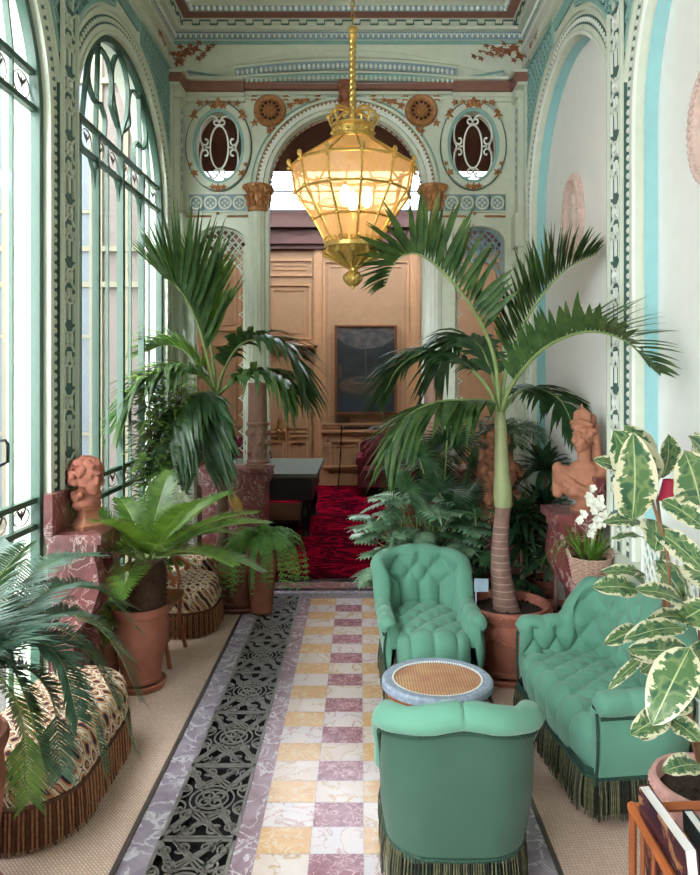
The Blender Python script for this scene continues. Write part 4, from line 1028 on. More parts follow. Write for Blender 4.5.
def tufted_seat(name, label, cat, loc, rotz, W_, D, r, th, hb, ha, s1, s2, zs=0.38, pw=0.13, pv=0.19, lean=0.09, rr=0.055, back=SEAT_G, group=None, vrows=2, legs=True, vb=-9.0):
    VB[0] = vb
    t = thing(name, label, cat, loc, rotz, group)
    path, T = tub_path(W_, D, r, th, 0.0085)
    K1, K2, K3 = 26, 18, 8
    inner = MB(); outer = MB(); buttons = []; ri = []; ro = []; braid = []
    umax = T/pw; n_b = round(umax/2)*2; pw2 = T/n_b
    vt = vrows*0.5
    for (p, nr, s) in path:
        k = 1-sstep(s1, s2, abs(s)); h = ha+(hb-ha)*k-0.05*k*min(1, abs(s)/s1)**2
        ln = 0.02+(lean-0.02)*k*max(0, nr[1]); R = rr*(0.9+0.1*k)
        zc = h-R; Lin = zc-zs
        row = []
        def PT(o, z): return Vector((p[0]+nr[0]*o, p[1]+nr[1]*o, z))
        for q in range(K1+1):
            f = q/K1; z = zs-0.05+(zc-zs+0.05)*f; g = max(0, (z-zs)/max(0.05, zc-zs))
            o = ln*g**1.3
            v = (z-zs)/pv
            d = 0.052*puff(s/pw2, v, vt if k > 0.5 else 0.5)
            row.append(PT(o-d+0.026, z))
        for q in range(1, K2+1):
            f = q/K2; an = PI-(PI*1.42)*f
            ph = 0.5*(vrows % 2)
            d = 0.015*(abs(math.sin(PI*(s/pw2-ph)))**0.35)*(1-f**4)
            cc = math.cos(an)*(R+d); zz = zc+math.sin(an)*(R+d)
            row.append(PT(ln+R*0.75+cc, zz))
        ri.append(row)
        last = row[-1]; lo = (last-PT(0, last.z)).length
        oo = []
        for q in range(K3+1):
            f = q/K3; z = last.z+0.012+(0.16-last.z)*f; bul = 0.02*math.sin(PI*f)
            o = lo+(th*0.55+0.04*max(0, nr[1])*math.cos(min(1.57, abs(s)/s2*1.2))-lo)*f+bul
            oo.append(PT(o, z))
        ro.append(oo); braid.append(PT(lo+0.012, last.z-0.004))
    inner.grid(ri)
    for row in (ri[0], ri[-1]):
        # rolled front of the arm
        c = sum(row[K1:], Vector())/len(row[K1:]); c.y -= 0.03
        inner.fan(row[K1-2:], c)
        f0 = row[:K1-1]; o0 = ro[0] if row is ri[0] else ro[-1]
        m_ = min(len(f0), len(o0)); g = [Vector(o0[int(j*(len(o0)-1)/(len(f0)-1))]) for j in range(len(f0))]
        inner.grid([list(f0), [((a+b)/2)+Vector((0, -0.015, 0)) for a, b in zip(f0, reversed(g))], list(reversed(g))])
    inner.build('tufted_back', SEAT_G, t, world=False, ang=1.3)
    outer.grid(ro); outer.build('outer_back', back, t, world=False, ang=1.3)
    b = MB(); b.tube(braid, 0.008, 6); 
    for q in range(0, len(braid), 2): b.ball(braid[q]-Vector((0, 0, 0.002)), 0.0075, 0, 5, 3)
    for e, row in ((-1, ro[0]), (1, ro[-1])):
        b.tube([v+Vector((0, -0.014, 0)) for v in row], 0.007, 6)
    b.build('braid_trim', BRAID, t, world=False)
    # buttons on the inner back
    for (p, nr, s) in path:
        u = s/pw2; k = 1-sstep(s1, s2, abs(s))
        for row in range(max(1, int(vb*2)), vrows+1):
            if k < 0.5: continue
            off = 0.5*(row % 2)
            if abs((u-off)-round(u-off)) < 0.0045/pw2:
                h = ha+(hb-ha)*k; zc = h-rr; g = (row*0.5*pv)/max(.05, zc-zs)
                if g < 1.05:
                    o = (0.02+(lean-0.02)*k*max(0, nr[1]))*g**1.3+0.020
                    buttons.append(Vector((p[0]+nr[0]*o, p[1]+nr[1]*o, zs+row*0.5*pv)))
    # seat cushion
    VB[0] = -9.0
    a = W_/2-th-0.004; yb = D/2-th; yf = -D/2-0.01
    nx = int(2*a/0.0085); rows = []; Rf = 0.07
    Ltop = yb-yf-Rf; Lq = Rf*PI/2; Ld = 0.13; LT = Ltop+Lq+Ld
    ns = int(LT/0.0085)
    for j in range(ns+1):
        d = LT*j/ns; row = []
        for i in range(nx+1):
            x = -a+2*a*i/nx
            side = 1-0.0*x
            fr = 1-(abs(x)/a)**8
            if d < Ltop: bp = Vector((x, yb-d, zs)); nn_ = Vector((0, 0, 1))
            elif d < Ltop+Lq: tt = (d-Ltop)/Rf; bp = Vector((x, yf+Rf-Rf*math.sin(tt), zs-Rf+Rf*math.cos(tt))); nn_ = Vector((0, -math.sin(tt), math.cos(tt)))
            else: bp = Vector((x, yf, zs-Rf-(d-Ltop-Lq))); nn_ = Vector((0, -1, 0))
            u = x/0.135; v = (d-0.02)/0.17; vlim = math.floor((Ltop-0.02)/0.17*2)/2
            pf = puff(u, v, vlim)
            if d > Ltop+Lq*0.4: pf *= max(0, (LT-0.03-d)/(LT-0.03-Ltop-Lq*0.4))**0.8
            cr = 0.03*math.cos(x/a*PI/2)*(1 if d < Ltop else max(0, 1-(d-Ltop)/Lq))
            edge = 0.05*((abs(x)/a)**10)
            rc = Vector((0, 0.05*(abs(x)/a)**6 if d > Ltop*0.8 else 0, 0))
            row.append(bp+nn_*(0.036*pf-0.014)+Vector((0, 0, cr-edge*0))+rc)
            if i and j and abs(u*2-round(u*2)) < 0.0043*2/0.135 and abs(v*2-round(v*2)) < 0.0043*2/0.17 and round(u*2) % 2 == round(v*2) % 2 and v <= vlim and v > 0.2:
                buttons.append(bp+nn_*(-0.010)+Vector((0, 0, cr)))
        rows.append(row)
    sm = MB(); sm.grid(rows)
    for side in (0, -1):
        e_ = [r_[side] for r_ in rows]; sm.grid([e_, [Vector((q.x, q.y, min(q.z, 0.2))) for q in e_]])
    sm.build('seat', SEAT_G, t, world=False, ang=1.3)
    me = None
    for c in buttons:
        if me is None: m = MB(); m.ball((0, 0, 0), 0.010, 0, 10, 6); bo = m.build('button', SEAT_G, t, world=False); me = bo.data
        else: bo = bpy.data.objects.new('button', me); C.objects.link(bo); bo.parent = t
        bo.location = c
    # fringe round the base
    out = [Vector((p[0]+nr[0]*th*0.6, p[1]+nr[1]*th*0.6+0.04*max(0, nr[1])*math.cos(min(1.57, abs(s)/s2*1.2)), 0)) for p, nr, s in path]
    fl_ = []
    A, B = out[-1], out[0]
    fy = yf+0.012
    fl_ = [A, Vector((A.x, fy+0.05, 0)), Vector((A.x-0.05, fy, 0)), Vector((B.x+0.05, fy, 0)), Vector((B.x, fy+0.05, 0)), B]
    loop = out+fl_
    # resample
    res = []; k = 0
    for i in range(len(loop)):
        p, q = loop[i], loop[(i+1) % len(loop)]; L = (q-p).length
        m_ = max(1, int(L/0.007))
        for j in range(m_): res.append(p+(q-p)*j/m_)
    fm = MB(); cen = sum(res, Vector())/len(res); rr_ = random.Random(5)
    for i in range(0, len(res)):
        p = res[i]; q = res[(i+1) % len(res)]; nrm = (q-p).cross(Vector((0, 0, 1)))
        nrm = nrm.normalized() if nrm.length > 1e-9 else Vector((1, 0, 0))
        if nrm.dot(p-cen) < 0: nrm = -nrm
        o = rr_.uniform(0, 0.014); zb = 0.03+rr_.uniform(0, 0.02); w_ = 0.0022+rr_.random()*0.0014; tn = Vector((-nrm.y, nrm.x, 0)); dx = rr_.uniform(-0.004, 0.004)
        a0 = p+nrm*0.008+Vector((0, 0, 0.205)); a1 = p+nrm*(0.010+o)+tn*dx+Vector((0, 0, zb))
        rows_ = [[c+tn*w_, c+nrm*w_, c-tn*w_] for c in (a0, (a0+a1)/2+nrm*0.006, a1)]
        fm.grid(rows_, 0 if rr_.random() < 0.55 else 1)
    fm.grid([[p+Vector((0, 0, z)) for p in res] for z in (0.20, 0.05)], 1, closed=True)
    fm.build('fringe', [FRINGE_G, FRINGE_K], t, world=False)
    bm_ = MB(); rows_ = [[p*1.0+Vector((0, 0, z)) for p in res] for z in (0.14, 0.24)]
    bm_.grid(rows_, closed=True)
    bm_.tube([p+((p-cen).normalized()*0.008)+Vector((0, 0, 0.205)) for p in res[::3]], 0.008, 6, closed=True)
    for p in res[::4]: bm_.ball(p+((p-cen).normalized()*0.013)+Vector((0, 0, 0.205)), 0.0065, 0, 5, 3)
    bm_.build('base_braid', BRAID, t, world=False)
    for x in (-W_/2+0.10, W_/2-0.10):
        for y in (-D/2+0.06, D/2-0.15):
            m = MB(); m.lathe([(0.0, 0.16), (0.022, 0.16), (0.018, 0.06), (0.014, 0.035), (0.0, 0.034)], (x, y, 0), 12)
            m.ball((x, y-0.01, 0.018), 0.018, 0, 10, 6, (0.6, 1, 1)); m.build('leg', DWOOD, t, world=False)
    return t
FLZ = 0.007
tufted_seat('tufted_armchair', 'mint green tufted armchair facing the viewer, beside the potted palm', 'armchair', (0.41, 4.34, FLZ*0), 0.05, 0.60, 0.70, 0.12, 0.085, 0.755, 0.50, 0.22, 0.38, group='green tufted tub armchairs', vrows=4, pv=0.15, lean=0.10, rr=0.045, vb=1.0)
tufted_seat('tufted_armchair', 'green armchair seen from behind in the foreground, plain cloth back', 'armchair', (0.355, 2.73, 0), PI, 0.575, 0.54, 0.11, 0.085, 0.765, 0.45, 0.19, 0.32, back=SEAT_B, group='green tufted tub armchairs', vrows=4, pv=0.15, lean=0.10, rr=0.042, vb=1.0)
tufted_seat('tufted_sofa', 'mint green tufted sofa with dark fringe on the right, under the rubber plant', 'sofa', (1.16, 3.42, 0.007), -1.45, 1.0, 0.52, 0.13, 0.085, 0.82, 0.56, 0.40, 0.54, group=None, vrows=4, pv=0.17, lean=0.05, rr=0.05, pw=0.12)
# ---------------------------------------------------------------- oval cane table
t = thing('oval_table', 'oval table with woven cane top and pale blue-grey rim, between the green armchairs', 'table', (0.365, 3.31, 0))
TX, TY, TZ, RX, RY = 0.365, 3.31, 0.47, 0.262, 0.235
def canemat():
    g = N('woven cane'); co = g.coord(); c = None
    for rot in (0.0, PI/2):
        wv = g.n('ShaderNodeTexWave', wave_type='BANDS'); g.put(wv.inputs['Vector'], g.mapping(co, rot=(0, 0, rot))); wv.inputs['Scale'].default_value = 24
        c = wv.outputs[1] if c is None else g.math('MAXIMUM', c, wv.outputs[1])
    nz = g.noise(co, 9, 3)
    g.base(g.mix(g.math('POWER', c, 2.0), srgb(124, 84, 62), g.ramp(nz, [(0.35, srgb(196, 136, 100)), (0.65, srgb(218, 172, 124))])))
    g.bump(c, 0.3, 0.002); g.b.inputs['Roughness'].default_value = 0.55; return g.m
mb = MB(); mb.lathe([(0, TZ-0.004), (0.8, TZ-0.004), (0.8, TZ-0.02), (0, TZ-0.02)], (TX, TY, 0), 48, sx=RX, sy=RY); mb.build('cane_top', canemat(), t, ang=0.5)
mb = MB(); mb.lathe([(0.80, TZ-0.03), (0.80, TZ+0.002), (0.83, TZ+0.006), (0.96, TZ+0.006), (1.0, TZ-0.004), (1.0, TZ-0.03), (0.80, TZ-0.03)], (TX, TY, 0), 64, sx=RX, sy=RY)
mb.build('painted_rim', mk('blue grey paint', srgb(140, 152, 170), 0.5, var=0.25, vs=50), t)
mb = MB()
for q in range(110):
    a = 2*PI*q/110; mb.ball((TX+math.cos(a)*RX*0.80, TY+math.sin(a)*RY*0.80, TZ+0.003), 0.005, 0, 5, 3)
mb.build('beading', WHITE, t)
mb = MB(); mb.lathe([(0.78, TZ-0.03), (0.82, TZ-0.03), (0.82, TZ-0.075), (0.78, TZ-0.075)], (TX, TY, 0), 40, sx=RX*1.1, sy=RY*1.1); mb.build('apron', WOOD, t)
for a in (0.7, 2.44, 3.84, 5.58):
    mb = MB(); x, y = TX+math.cos(a)*RX*0.78, TY+math.sin(a)*RY*0.78
    mb.tube([(x, y, TZ-0.05), (x+math.cos(a)*0.015, y+math.sin(a)*0.015, TZ*0.6), (x, y, TZ*0.25), (x+math.cos(a)*0.02, y+math.sin(a)*0.02, 0.0)], [0.018, 0.016, 0.011, 0.014], 8); mb.build('leg', WOOD, t)
# ---------------------------------------------------------------- fringed ottomans on the left
def ottoman(label, x0, x1, y0, y1, r, h, group, lumps=0):
    t = thing('fringed_ottoman', label, 'ottoman', ((x0+x1)/2, (y0+y1)/2, 0.007), 0, group)
    def outline(ins, n=10):
        out = []
        for cx, cy, a0 in ((x1-r, y0+r, -PI/2), (x1-r, y1-r, 0), (x0+r, y1-r, PI/2), (x0+r, y0+r, PI)):
            for k in range(n+1):
                a = a0+PI/2*k/n; rr_ = max(0.02, r-ins); out.append(Vector((cx+rr_*math.cos(a), cy+rr_*math.sin(a), 0)))
        return out
    mb = MB(); rows = []
    for ins, z in ((0.0, 0.17), (-0.006, 0.24), (0.0, h-0.07), (0.012, h-0.03), (0.04, h-0.006), (0.085, h+0.01), (0.13, h+0.016)):
        rows.append([p+Vector((0, 0, z)) for p in outline(ins)])
    mb.grid(rows, closed=True); mb.fan(rows[-1], Vector(((x0+x1)/2, (y0+y1)/2, h+0.02)))
    mb.build('patterned_cushion', IKAT, t, ang=1.2)
    loop = outline(-0.006, 24); res = []
    for i in range(len(loop)):
        p, q = loop[i], loop[(i+1) % len(loop)]; m_ = max(1, int((q-p).length/0.011))
        for j in range(m_): res.append(p+(q-p)*j/m_)
    f = MB(); rr_ = random.Random(2); cen = Vector(((x0+x1)/2, (y0+y1)/2, 0)); n = len(res)
    for i in range(n):
        p = res[i]; q = res[(i+1) % n]; tn = (q-p).normalized() if (q-p).length > 1e-9 else Vector((1, 0, 0)); nr = Vector((tn.y, -tn.x, 0))
        w_ = 0.0042 if i % 3 else 0.0055; m = 0 if i % 3 else 1
        rows_ = [[p+nr*o+tn*w_+Vector((0, 0, z)), p+nr*(o+w_)+Vector((0, 0, z)), p+nr*o-tn*w_+Vector((0, 0, z))] for o, z in ((0.002, 0.19), (0.006+rr_.random()*0.004, 0.10), (0.006+rr_.random()*0.01, 0.015))]
        f.grid(rows_, m)
    f.grid([[p+Vector((0, 0, z)) for p in res] for z in (0.19, 0.02)], 1, closed=True)
    f.build('fringe', [FRINGE_O, FRINGE_D], t)
    b = MB(); b.tube([p+Vector((0, 0, 0.188)) for p in loop], 0.009, 6, closed=True); b.build('braid', FRINGE_D, t)
ottoman('large patterned ottoman with tan fringe in the near left corner, under the fronds', -1.66, -1.17, 2.76, 3.72, 0.24, 0.385, 'patterned fringed ottomans')
ottoman('patterned ottoman with tan fringe behind the wooden chair', -1.58, -1.08, 5.03, 5.62, 0.2, 0.36, 'patterned fringed ottomans')
ottoman('small patterned ottoman farthest back, half hidden below the fern', -1.62, -1.18, 5.68, 6.12, 0.18, 0.42, 'patterned fringed ottomans')
# wooden chair between the pots
t = thing('wooden_chair', 'small orange-brown wooden chair between cycad pot and far ottoman', 'chair', (-1.42, 4.72, 0.007))
for x, y in ((-1.26, 4.55), (-1.25, 4.87), (-1.56, 4.56), (-1.56, 4.86)):
    mb = MB(); e = 0.03 if x > -1.4 else -0.03
    mb.tube([(x, y, 0.40), (x-e*0.3, y, 0.2), (x+e, y+(y-4.7)*0.15, 0.008)], [0.017, 0.013, 0.016], 8); mb.build('leg', WOOD, t)
mb = MB(); mb.box((-1.58, 4.53, 0.38), (-1.23, 4.89, 0.415)); mb.build('seat', WOOD, t, smooth=False)
mb = MB()
for z in (0.16, ): 
    mb.tube([(-1.26, 4.55, z), (-1.25, 4.87, z)], 0.008, 6); mb.tube([(-1.26, 4.55, z+0.05), (-1.56, 4.56, z+0.05)], 0.008, 6); mb.tube([(-1.25, 4.87, z+0.05), (-1.56, 4.86, z+0.05)], 0.008, 6)
mb.build('stretcher', WOOD, t)
for y in (4.53, 4.89):
    mb = MB(); mb.tube(cat_rom([(-1.57, y, 0.64), (-1.42, y, 0.66), (-1.28, y, 0.64), (-1.20, y, 0.58), (-1.22, y, 0.55)], 14), 0.02, 8, flat=0.8); mb.tube([(-1.30, y, 0.63), (-1.26, y, 0.5), (-1.27, y, 0.41)], 0.012, 8)
    mb.build('armrest', WOODL, t)
mb = MB()
for y in (4.56, 4.86): mb.tube([(-1.57, y, 0.40), (-1.60, y, 0.64), (-1.62, y, 0.82)], 0.014, 8)
for z in (0.6, 0.7, 0.8): mb.tube([(-1.60, 4.55, z), (-1.60, 4.87, z)], 0.016, 8)
mb.build('backrest', WOOD, t)
# ---------------------------------------------------------------- lantern
LX, LY = (352.9-VX)*4.5/F, 4.5
def LZ(py): return CH-(py-VY)*LY/F
t = thing('hanging_lantern', 'large gilt lantern with amber glass facets and a crown, hung on a twisted rod', 'lantern', (LX, LY, CT))
rings = [(0.125, 3.42), (0.392, 3.235), (0.365, 3.065), (0.250, 2.90), (0.165, 2.745)]
NS = 12
def LP(r, z, k): a = 2*PI*(k+0.28)/NS; return Vector((LX+r*math.cos(a), LY+r*math.sin(a), z))
AMB = N('amber glass'); AMB.base(AMB.ramp(AMB.noise(AMB.coord(), 7, 3, 0.6, 1.5), [(0.3, srgb(206, 164, 110)), (0.5, srgb(226, 194, 148)), (0.7, srgb(196, 160, 150))]))
AMB.b.inputs['Roughness'].default_value = 0.12; AMB.bump(AMB.noise(AMB.coord(), 9, 3, 0.6, 1.0), 0.5, 0.03)
trn = AMB.n('ShaderNodeBsdfTransparent'); trn.inputs[0].default_value = srgb(246, 226, 190)
tl = AMB.n('ShaderNodeBsdfTranslucent'); tl.inputs[0].default_value = srgb(245, 215, 165)
m1 = AMB.n('ShaderNodeMixShader'); m1.inputs[0].default_value = 0.35; m2 = AMB.n('ShaderNodeMixShader'); m2.inputs[0].default_value = 0.5
AMB.t.links.new(AMB.b.outputs[0], m1.inputs[1]); AMB.t.links.new(tl.outputs[0], m1.inputs[2])
AMB.t.links.new(m1.outputs[0], m2.inputs[1]); AMB.t.links.new(trn.outputs[0], m2.inputs[2]); AMB.t.links.new(m2.outputs[0], AMB.out.inputs[0])
LG = mk('lantern gilding', srgb(206, 172, 96), 0.3, 0.75, var=0.2, vs=60)
for lv in range(4):
    mb = MB(); r0, z0 = rings[lv]; r1, z1 = rings[lv+1]
    for k in range(NS): mb.quad(LP(r0, z0, k), LP(r0, z0, k+1), LP(r1, z1, k+1), LP(r1, z1, k))
    mb.build('glass_facet', AMB.m, t, smooth=False)
mb = MB()
for lv, (r, z) in enumerate(rings):
    mb.tube([LP(r+0.003, z, k) for k in range(NS)], 0.0085 if lv else 0.012, 6, closed=True)
for k in range(NS):
    for lv in range(4): mb.tube([LP(rings[lv][0]+0.003, rings[lv][1], k), LP(rings[lv+1][0]+0.003, rings[lv+1][1], k)], 0.0075, 6)
    for lv in (1, 2, 3): mb.ball(LP(rings[lv][0]+0.008, rings[lv][1], k), 0.015, 0, 8, 5)
    mb.ball(LP(rings[1][0]+0.018, rings[1][1]+0.02, k), 0.016, 0, 6, 4, (1, 1, 1.5)); mb.ball(LP(rings[1][0]+0.02, rings[1][1]-0.02, k), 0.013, 0, 6, 4)
mb.build('gilt_frame', LG, t)
mb = MB(); c = (LX, LY, 0)
mb.lathe([(0.172, 2.75), (0.185, 2.745), (0.185, 2.72), (0.17, 2.715), (0.16, 2.70), (0.13, 2.66), (0.09, 2.625), (0.05, 2.60), (0.03, 2.59), (0.028, 2.575), (0.05, 2.56), (0.062, 2.535), (0.058, 2.51), (0.035, 2.485), (0.016, 2.475), (0.012, 2.46), (0.0, 2.455)], c, 48, wob=lambda a, q: 1+(0.05*math.sin(a*12) if 4 < q < 14 else 0))
for k in range(28):
    a = 2*PI*k/28; mb.ball((LX+0.18*math.cos(a), LY+0.18*math.sin(a), 2.765), 0.013, 0, 6, 4, (1, 1, 1.5))
for k in range(12):
    a = 2*PI*k/12; p0 = Vector((LX+0.18*math.cos(a), LY+0.18*math.sin(a), 2.71))
    mb.tube([p0, p0+Vector((math.cos(a)*0.012, math.sin(a)*0.012, -0.03)), Vector((LX+0.12*math.cos(a), LY+0.12*math.sin(a), 2.645)), Vector((LX+0.045*math.cos(a), LY+0.045*math.sin(a), 2.60))], [0.011, 0.013, 0.010, 0.007], 6)
    mb.ball((LX+0.05*math.cos(a), LY+0.05*math.sin(a), 2.535), 0.018, 0, 6, 4)
mb.build('gallery_and_finial', LG, t)
mb = MB(); mb.lathe([(0.132, 3.405), (0.14, 3.41), (0.14, 3.43), (0.125, 3.44), (0.128, 3.48), (0.14, 3.49), (0.14, 3.505), (0.12, 3.51)], c, 40)
for k in range(14):
    a = 2*PI*k/14; mb.ball((LX+0.132*math.cos(a), LY+0.132*math.sin(a), 3.46), 0.014, 0, 6, 4)
for k in range(8):
    a = 2*PI*k/8; d = Vector((math.cos(a), math.sin(a), 0)); o = Vector((LX, LY, 0))
    mb.tube(cat_rom([o+d*0.135+Vector((0, 0, 3.505)), o+d*0.155+Vector((0, 0, 3.56)), o+d*0.13+Vector((0, 0, 3.60)), o+d*0.075+Vector((0, 0, 3.615)), o+d*0.025+Vector((0, 0, 3.59))], 10), 0.009, 6)
    mb.ball(o+d*0.158+Vector((0, 0, 3.565)), 0.017, 0, 6, 4); mb.ball(o+d*0.14+Vector((0, 0, 3.60)), 0.012, 0, 6, 4)
    a2 = a+PI/8; d2 = Vector((math.cos(a2), math.sin(a2), 0)); leafstar(mb, o+d2*0.142+Vector((0, 0, 3.535)), d2, (0, 0, 1), 0.032, 0, 4)
mb.build('crown', LG, t)
mb = MB(); rows = []
for q in range(120):
    f = q/119; z = 3.50+(4.10-3.50+0.0)*f; row = []
    for j in range(16):
        a = 2*PI*j/16; r = 0.020*(1+0.22*math.cos(3*(a-f*34))); row.append(Vector((LX+r*math.cos(a), LY+r*math.sin(a), z)))
    rows.append(row)
mb.grid(rows, closed=True)
mb.lathe([(0.0, 4.16), (0.03, 4.14), (0.035, 4.12), (0.02, 4.10), (0.034, 4.085), (0.02, 4.06)], c, 16)
mb.build('twisted_rod', LG, t)
mb = MB(); z = 4.16; k = 0
while z < CT-0.01:
    u = Vector((1, 0, 0)) if k % 2 else Vector((0, 1, 0))
    mb.tube([Vector((LX, LY, z+0.02))+u*0.012*math.cos(a)+Vector((0, 0, 0.026*math.sin(a))) for a in [2*PI*i/12 for i in range(12)]], 0.0045, 6, closed=True); z += 0.038; k += 1
mb.lathe([(0.0, CT-0.05), (0.03, CT-0.045), (0.07, CT-0.01), (0.075, CT)], c, 24)
mb.build('chain', BRASS, t)
BULB = N('glowing bulb'); em = BULB.n('ShaderNodeEmission'); em.inputs[0].default_value = (1.0, 0.80, 0.48, 1); em.inputs[1].default_value = 9
BULB.t.links.new(em.outputs[0], BULB.out.inputs[0])
for k, (dx, dy) in enumerate(((-0.05, -0.06), (0.09, -0.02), (0.0, 0.09))):
    cd_ = MB(); x, y = LX+dx, LY+dy; cd_.lathe([(0.0, 2.78), (0.018, 2.78), (0.014, 2.80), (0.014, 2.95), (0.024, 2.96), (0.024, 2.97), (0, 2.97)], (x, y, 0), 12); ca = cd_.build('candle_holder', LG, t)
    mb = MB(); mb.lathe([(0.0, 2.97), (0.018, 2.985), (0.034, 3.02), (0.036, 3.05), (0.026, 3.085), (0.012, 3.11), (0.0, 3.115)], (x, y, 0), 16); mb.build('bulb', BULB.m, ca)
mb = MB()
for k in range(3):
    a = 2*PI*k/3; mb.tube([(LX, LY, 2.70), (LX+0.08*math.cos(a), LY+0.08*math.sin(a), 2.79)], 0.007, 6)
mb.build('candle_arms', LG, t)
lamp('lantern_glow', 'POINT', (LX, LY, 3.02), 1.6, (1.0, 0.74, 0.42), shadow_soft_size=0.09).parent = None
# ---------------------------------------------------------------- oxblood armchair and stand in the hall
t = thing('leather_armchair', 'oxblood tufted leather armchair against the far panelling', 'armchair', (0.42, 11.3, 0.012))
ax, ay = 0.42, 11.3
mb = MB(); mb.box((ax-0.42, ay-0.35, 0.16), (ax+0.42, ay+0.38, 0.42)); mb.build('seat', OXB, t, smooth=False)
mb = MB()
rows = []
for j in range(31):
    a = -1.0+2*j/30; row = []
    for q in range(25):
        v = q/24; p = puff(a*3, v*3, 99); x = ax+a*0.42; hgt = 0.42+0.5*v*(1-0.25*a*a)
        row.append(Vector((x, ay+0.28+0.1*v-0.04*p-0.12*abs(a)**3*-1*-1, hgt)))
    rows.append(row+[row[-1]+Vector((0, 0.08, 0.0)), Vector((row[0].x, ay+0.42, 0.2))])
mb.grid(rows); mb.build('tufted_back', OXB, t, ang=1.3)
for e in (-1, 1):
    mb = MB(); mb.tube([(ax+e*0.40, ay+0.3, 0.58), (ax+e*0.42, ay, 0.57), (ax+e*0.42, ay-0.36, 0.55)], 0.075, 14); mb.box((ax+e*0.41-0.05, ay-0.34, 0.15), (ax+e*0.41+0.05, ay+0.35, 0.55)); mb.build('arm', OXB, t)
    for y in (-0.3, 0.3):
        mb = MB(); mb.lathe([(0.025, 0.012), (0.03, 0.16)], (ax+e*0.36, ay+y, 0), 8); mb.build('leg', DWOOD, t)
src = bpy.data.objects['leather_armchair']
c2 = src.copy(); C.objects.link(c2); c2.location = (-1.98, 11.2, 0.012); c2.rotation_euler = (0, 0, 0.5)
c2['label'] = 'oxblood leather armchair glimpsed through the lattice left of the column'; c2['group'] = 'oxblood armchairs in the hall'; src['group'] = 'oxblood armchairs in the hall'
for ch in list(src.children):
    q = ch.copy(); C.objects.link(q); q.parent = c2
t = thing('plant_stand', 'slender dark metal stand left of the leather armchair', 'stand', (-0.21, 11.75, 0.012))
mb = MB(); mb.box((-0.33, 11.65, 1.02), (0.34, 11.9, 1.05)); 
for k in range(12): mb.ball((-0.30+k*0.055, 11.64, 1.045), 0.028, 0, 6, 4)
mb.build('top', DWOOD, t, smooth=False)
for x in (-0.31, 0.32):
    for y in (11.67, 11.88):
        mb = MB(); mb.tube([(x, y, 1.02), (x-0.02 if x < 0 else x+.02, y, 0.5), (x-0.06 if x < 0 else x+.06, y, 0.012)], 0.012, 6); mb.build('leg', DWOOD, t)
t = thing('dark_statuette', 'small dark bronze statuette beside the right column, against the panelling', 'statuette', (1.02, 11.6, 1.0))
mb = MB(); mb.lathe([(0, 0), (0.12, 0), (0.12, 0.05), (0.05, 0.08), (0.07, 0.2), (0.1, 0.35), (0.08, 0.45), (0.03, 0.52), (0.03, 0.56)], (1.02, 11.6, 1.0), 14, sy=0.7); mb.ball((1.02, 11.6, 1.62), 0.06, 0, 8, 6, (1, 1, 1.2)); mb.tube([(1.06, 11.6, 1.42), (1.12, 11.58, 1.62), (1.08, 11.57, 1.85)], 0.02, 6); mb.build('figure', BLACK, t)
t2 = thing('side_cabinet', 'dark wood cabinet under the bronze statuette', 'cabinet', (1.1, 11.75, 0.012))
mb = MB(); mb.box((0.82, 11.4, 0.012), (1.5, 12.1, 0.96)); mb.build('body', DWOOD, t2, smooth=False); mb = MB(); mb.box((0.78, 11.36, 0.96), (1.54, 12.12, 1.0)); mb.build('top', DWOOD, t2, smooth=False)
# ---------------------------------------------------------------- plant builders
def blade(mb, p0, d, up, L, w, droop=0.3, K=4, m=0, fold=0.25, curl=0.0, taper=0.35, tipdown=2.0):
    """one pointed leaflet, three vertices across"""
    d = d.normalized(); side = d.cross(up)
    if side.length < 1e-4: side = d.cross(Vector((0.3, 0.7, 0.2)))
    side.normalize(); nrm = side.cross(d).normalized(); rows = []
    for k in range(K+1):
        t = k/K; c = p0+d*(L*t)+Vector((0, 0, -droop*L*t**tipdown))+side*(curl*L*t*t)
        ww = w*(min(1, (t+0.06)/taper)**0.6 if t < taper else max(0.0, 1-((t-taper)/(1-taper))**1.6))*0.5
        ww = max(ww, 0.0004)
        rows.append([c-side*ww+nrm*fold*ww, c, c+side*ww+nrm*fold*ww])
    mb.grid(rows, m)
def frond(parent, pts, n, L, w, mat, r0=0.012, lat=0.8, fwd=0.6, upk=0.35, droop=0.35, t0=0.18, prof=None, jitter=0.12, name='frond', seed=0, K=4, world=True, taper=0.35, fold=0.25, label=None, tipdown=2.0, smat=None, upref=None):
    r_ = random.Random(seed); path = cat_rom(pts, 40); mb = MB()
    mb.tube(path, [r0*(1-0.85*i/40) for i in range(41)], 6, 1)
    prof = prof or (lambda t: math.sin(PI*(0.12+0.80*t))**0.7)
    for i in range(n):
        t = t0+(1-t0)*(i+0.5)/n; x = t*40; k = min(int(x), 39); f = x-k; p = path[k]*(1-f)+path[k+1]*f
        tn = (path[min(k+1, 40)]-path[max(k-1, 0)]).normalized()
        ref = Vector(upref) if upref else Vector((0, 0, 1))
        sd = tn.cross(ref)
        if sd.length < 0.15: sd = tn.cross(Vector((0.2, -1, 0.1)))
        sd.normalize(); up = sd.cross(tn).normalized()
        u = (t-t0)/(1-t0)
        for e in (-1, 1):
            d = tn*(fwd+0.9*max(0, u-0.6))+sd*e*lat+up*upk
            d += Vector((r_.uniform(-jitter, jitter), r_.uniform(-jitter, jitter), r_.uniform(-jitter, jitter)))
            l = L*prof(u)*r_.uniform(0.9, 1.08)
            blade(mb, p+Vector(), d, up, l, w*r_.uniform(0.85, 1.1), droop*r_.uniform(0.6, 1.4), K, 0, fold, 0, taper, tipdown)
    return mb.build(name, [mat, smat or RACHIS], parent, world=world, ang=None, label=label)
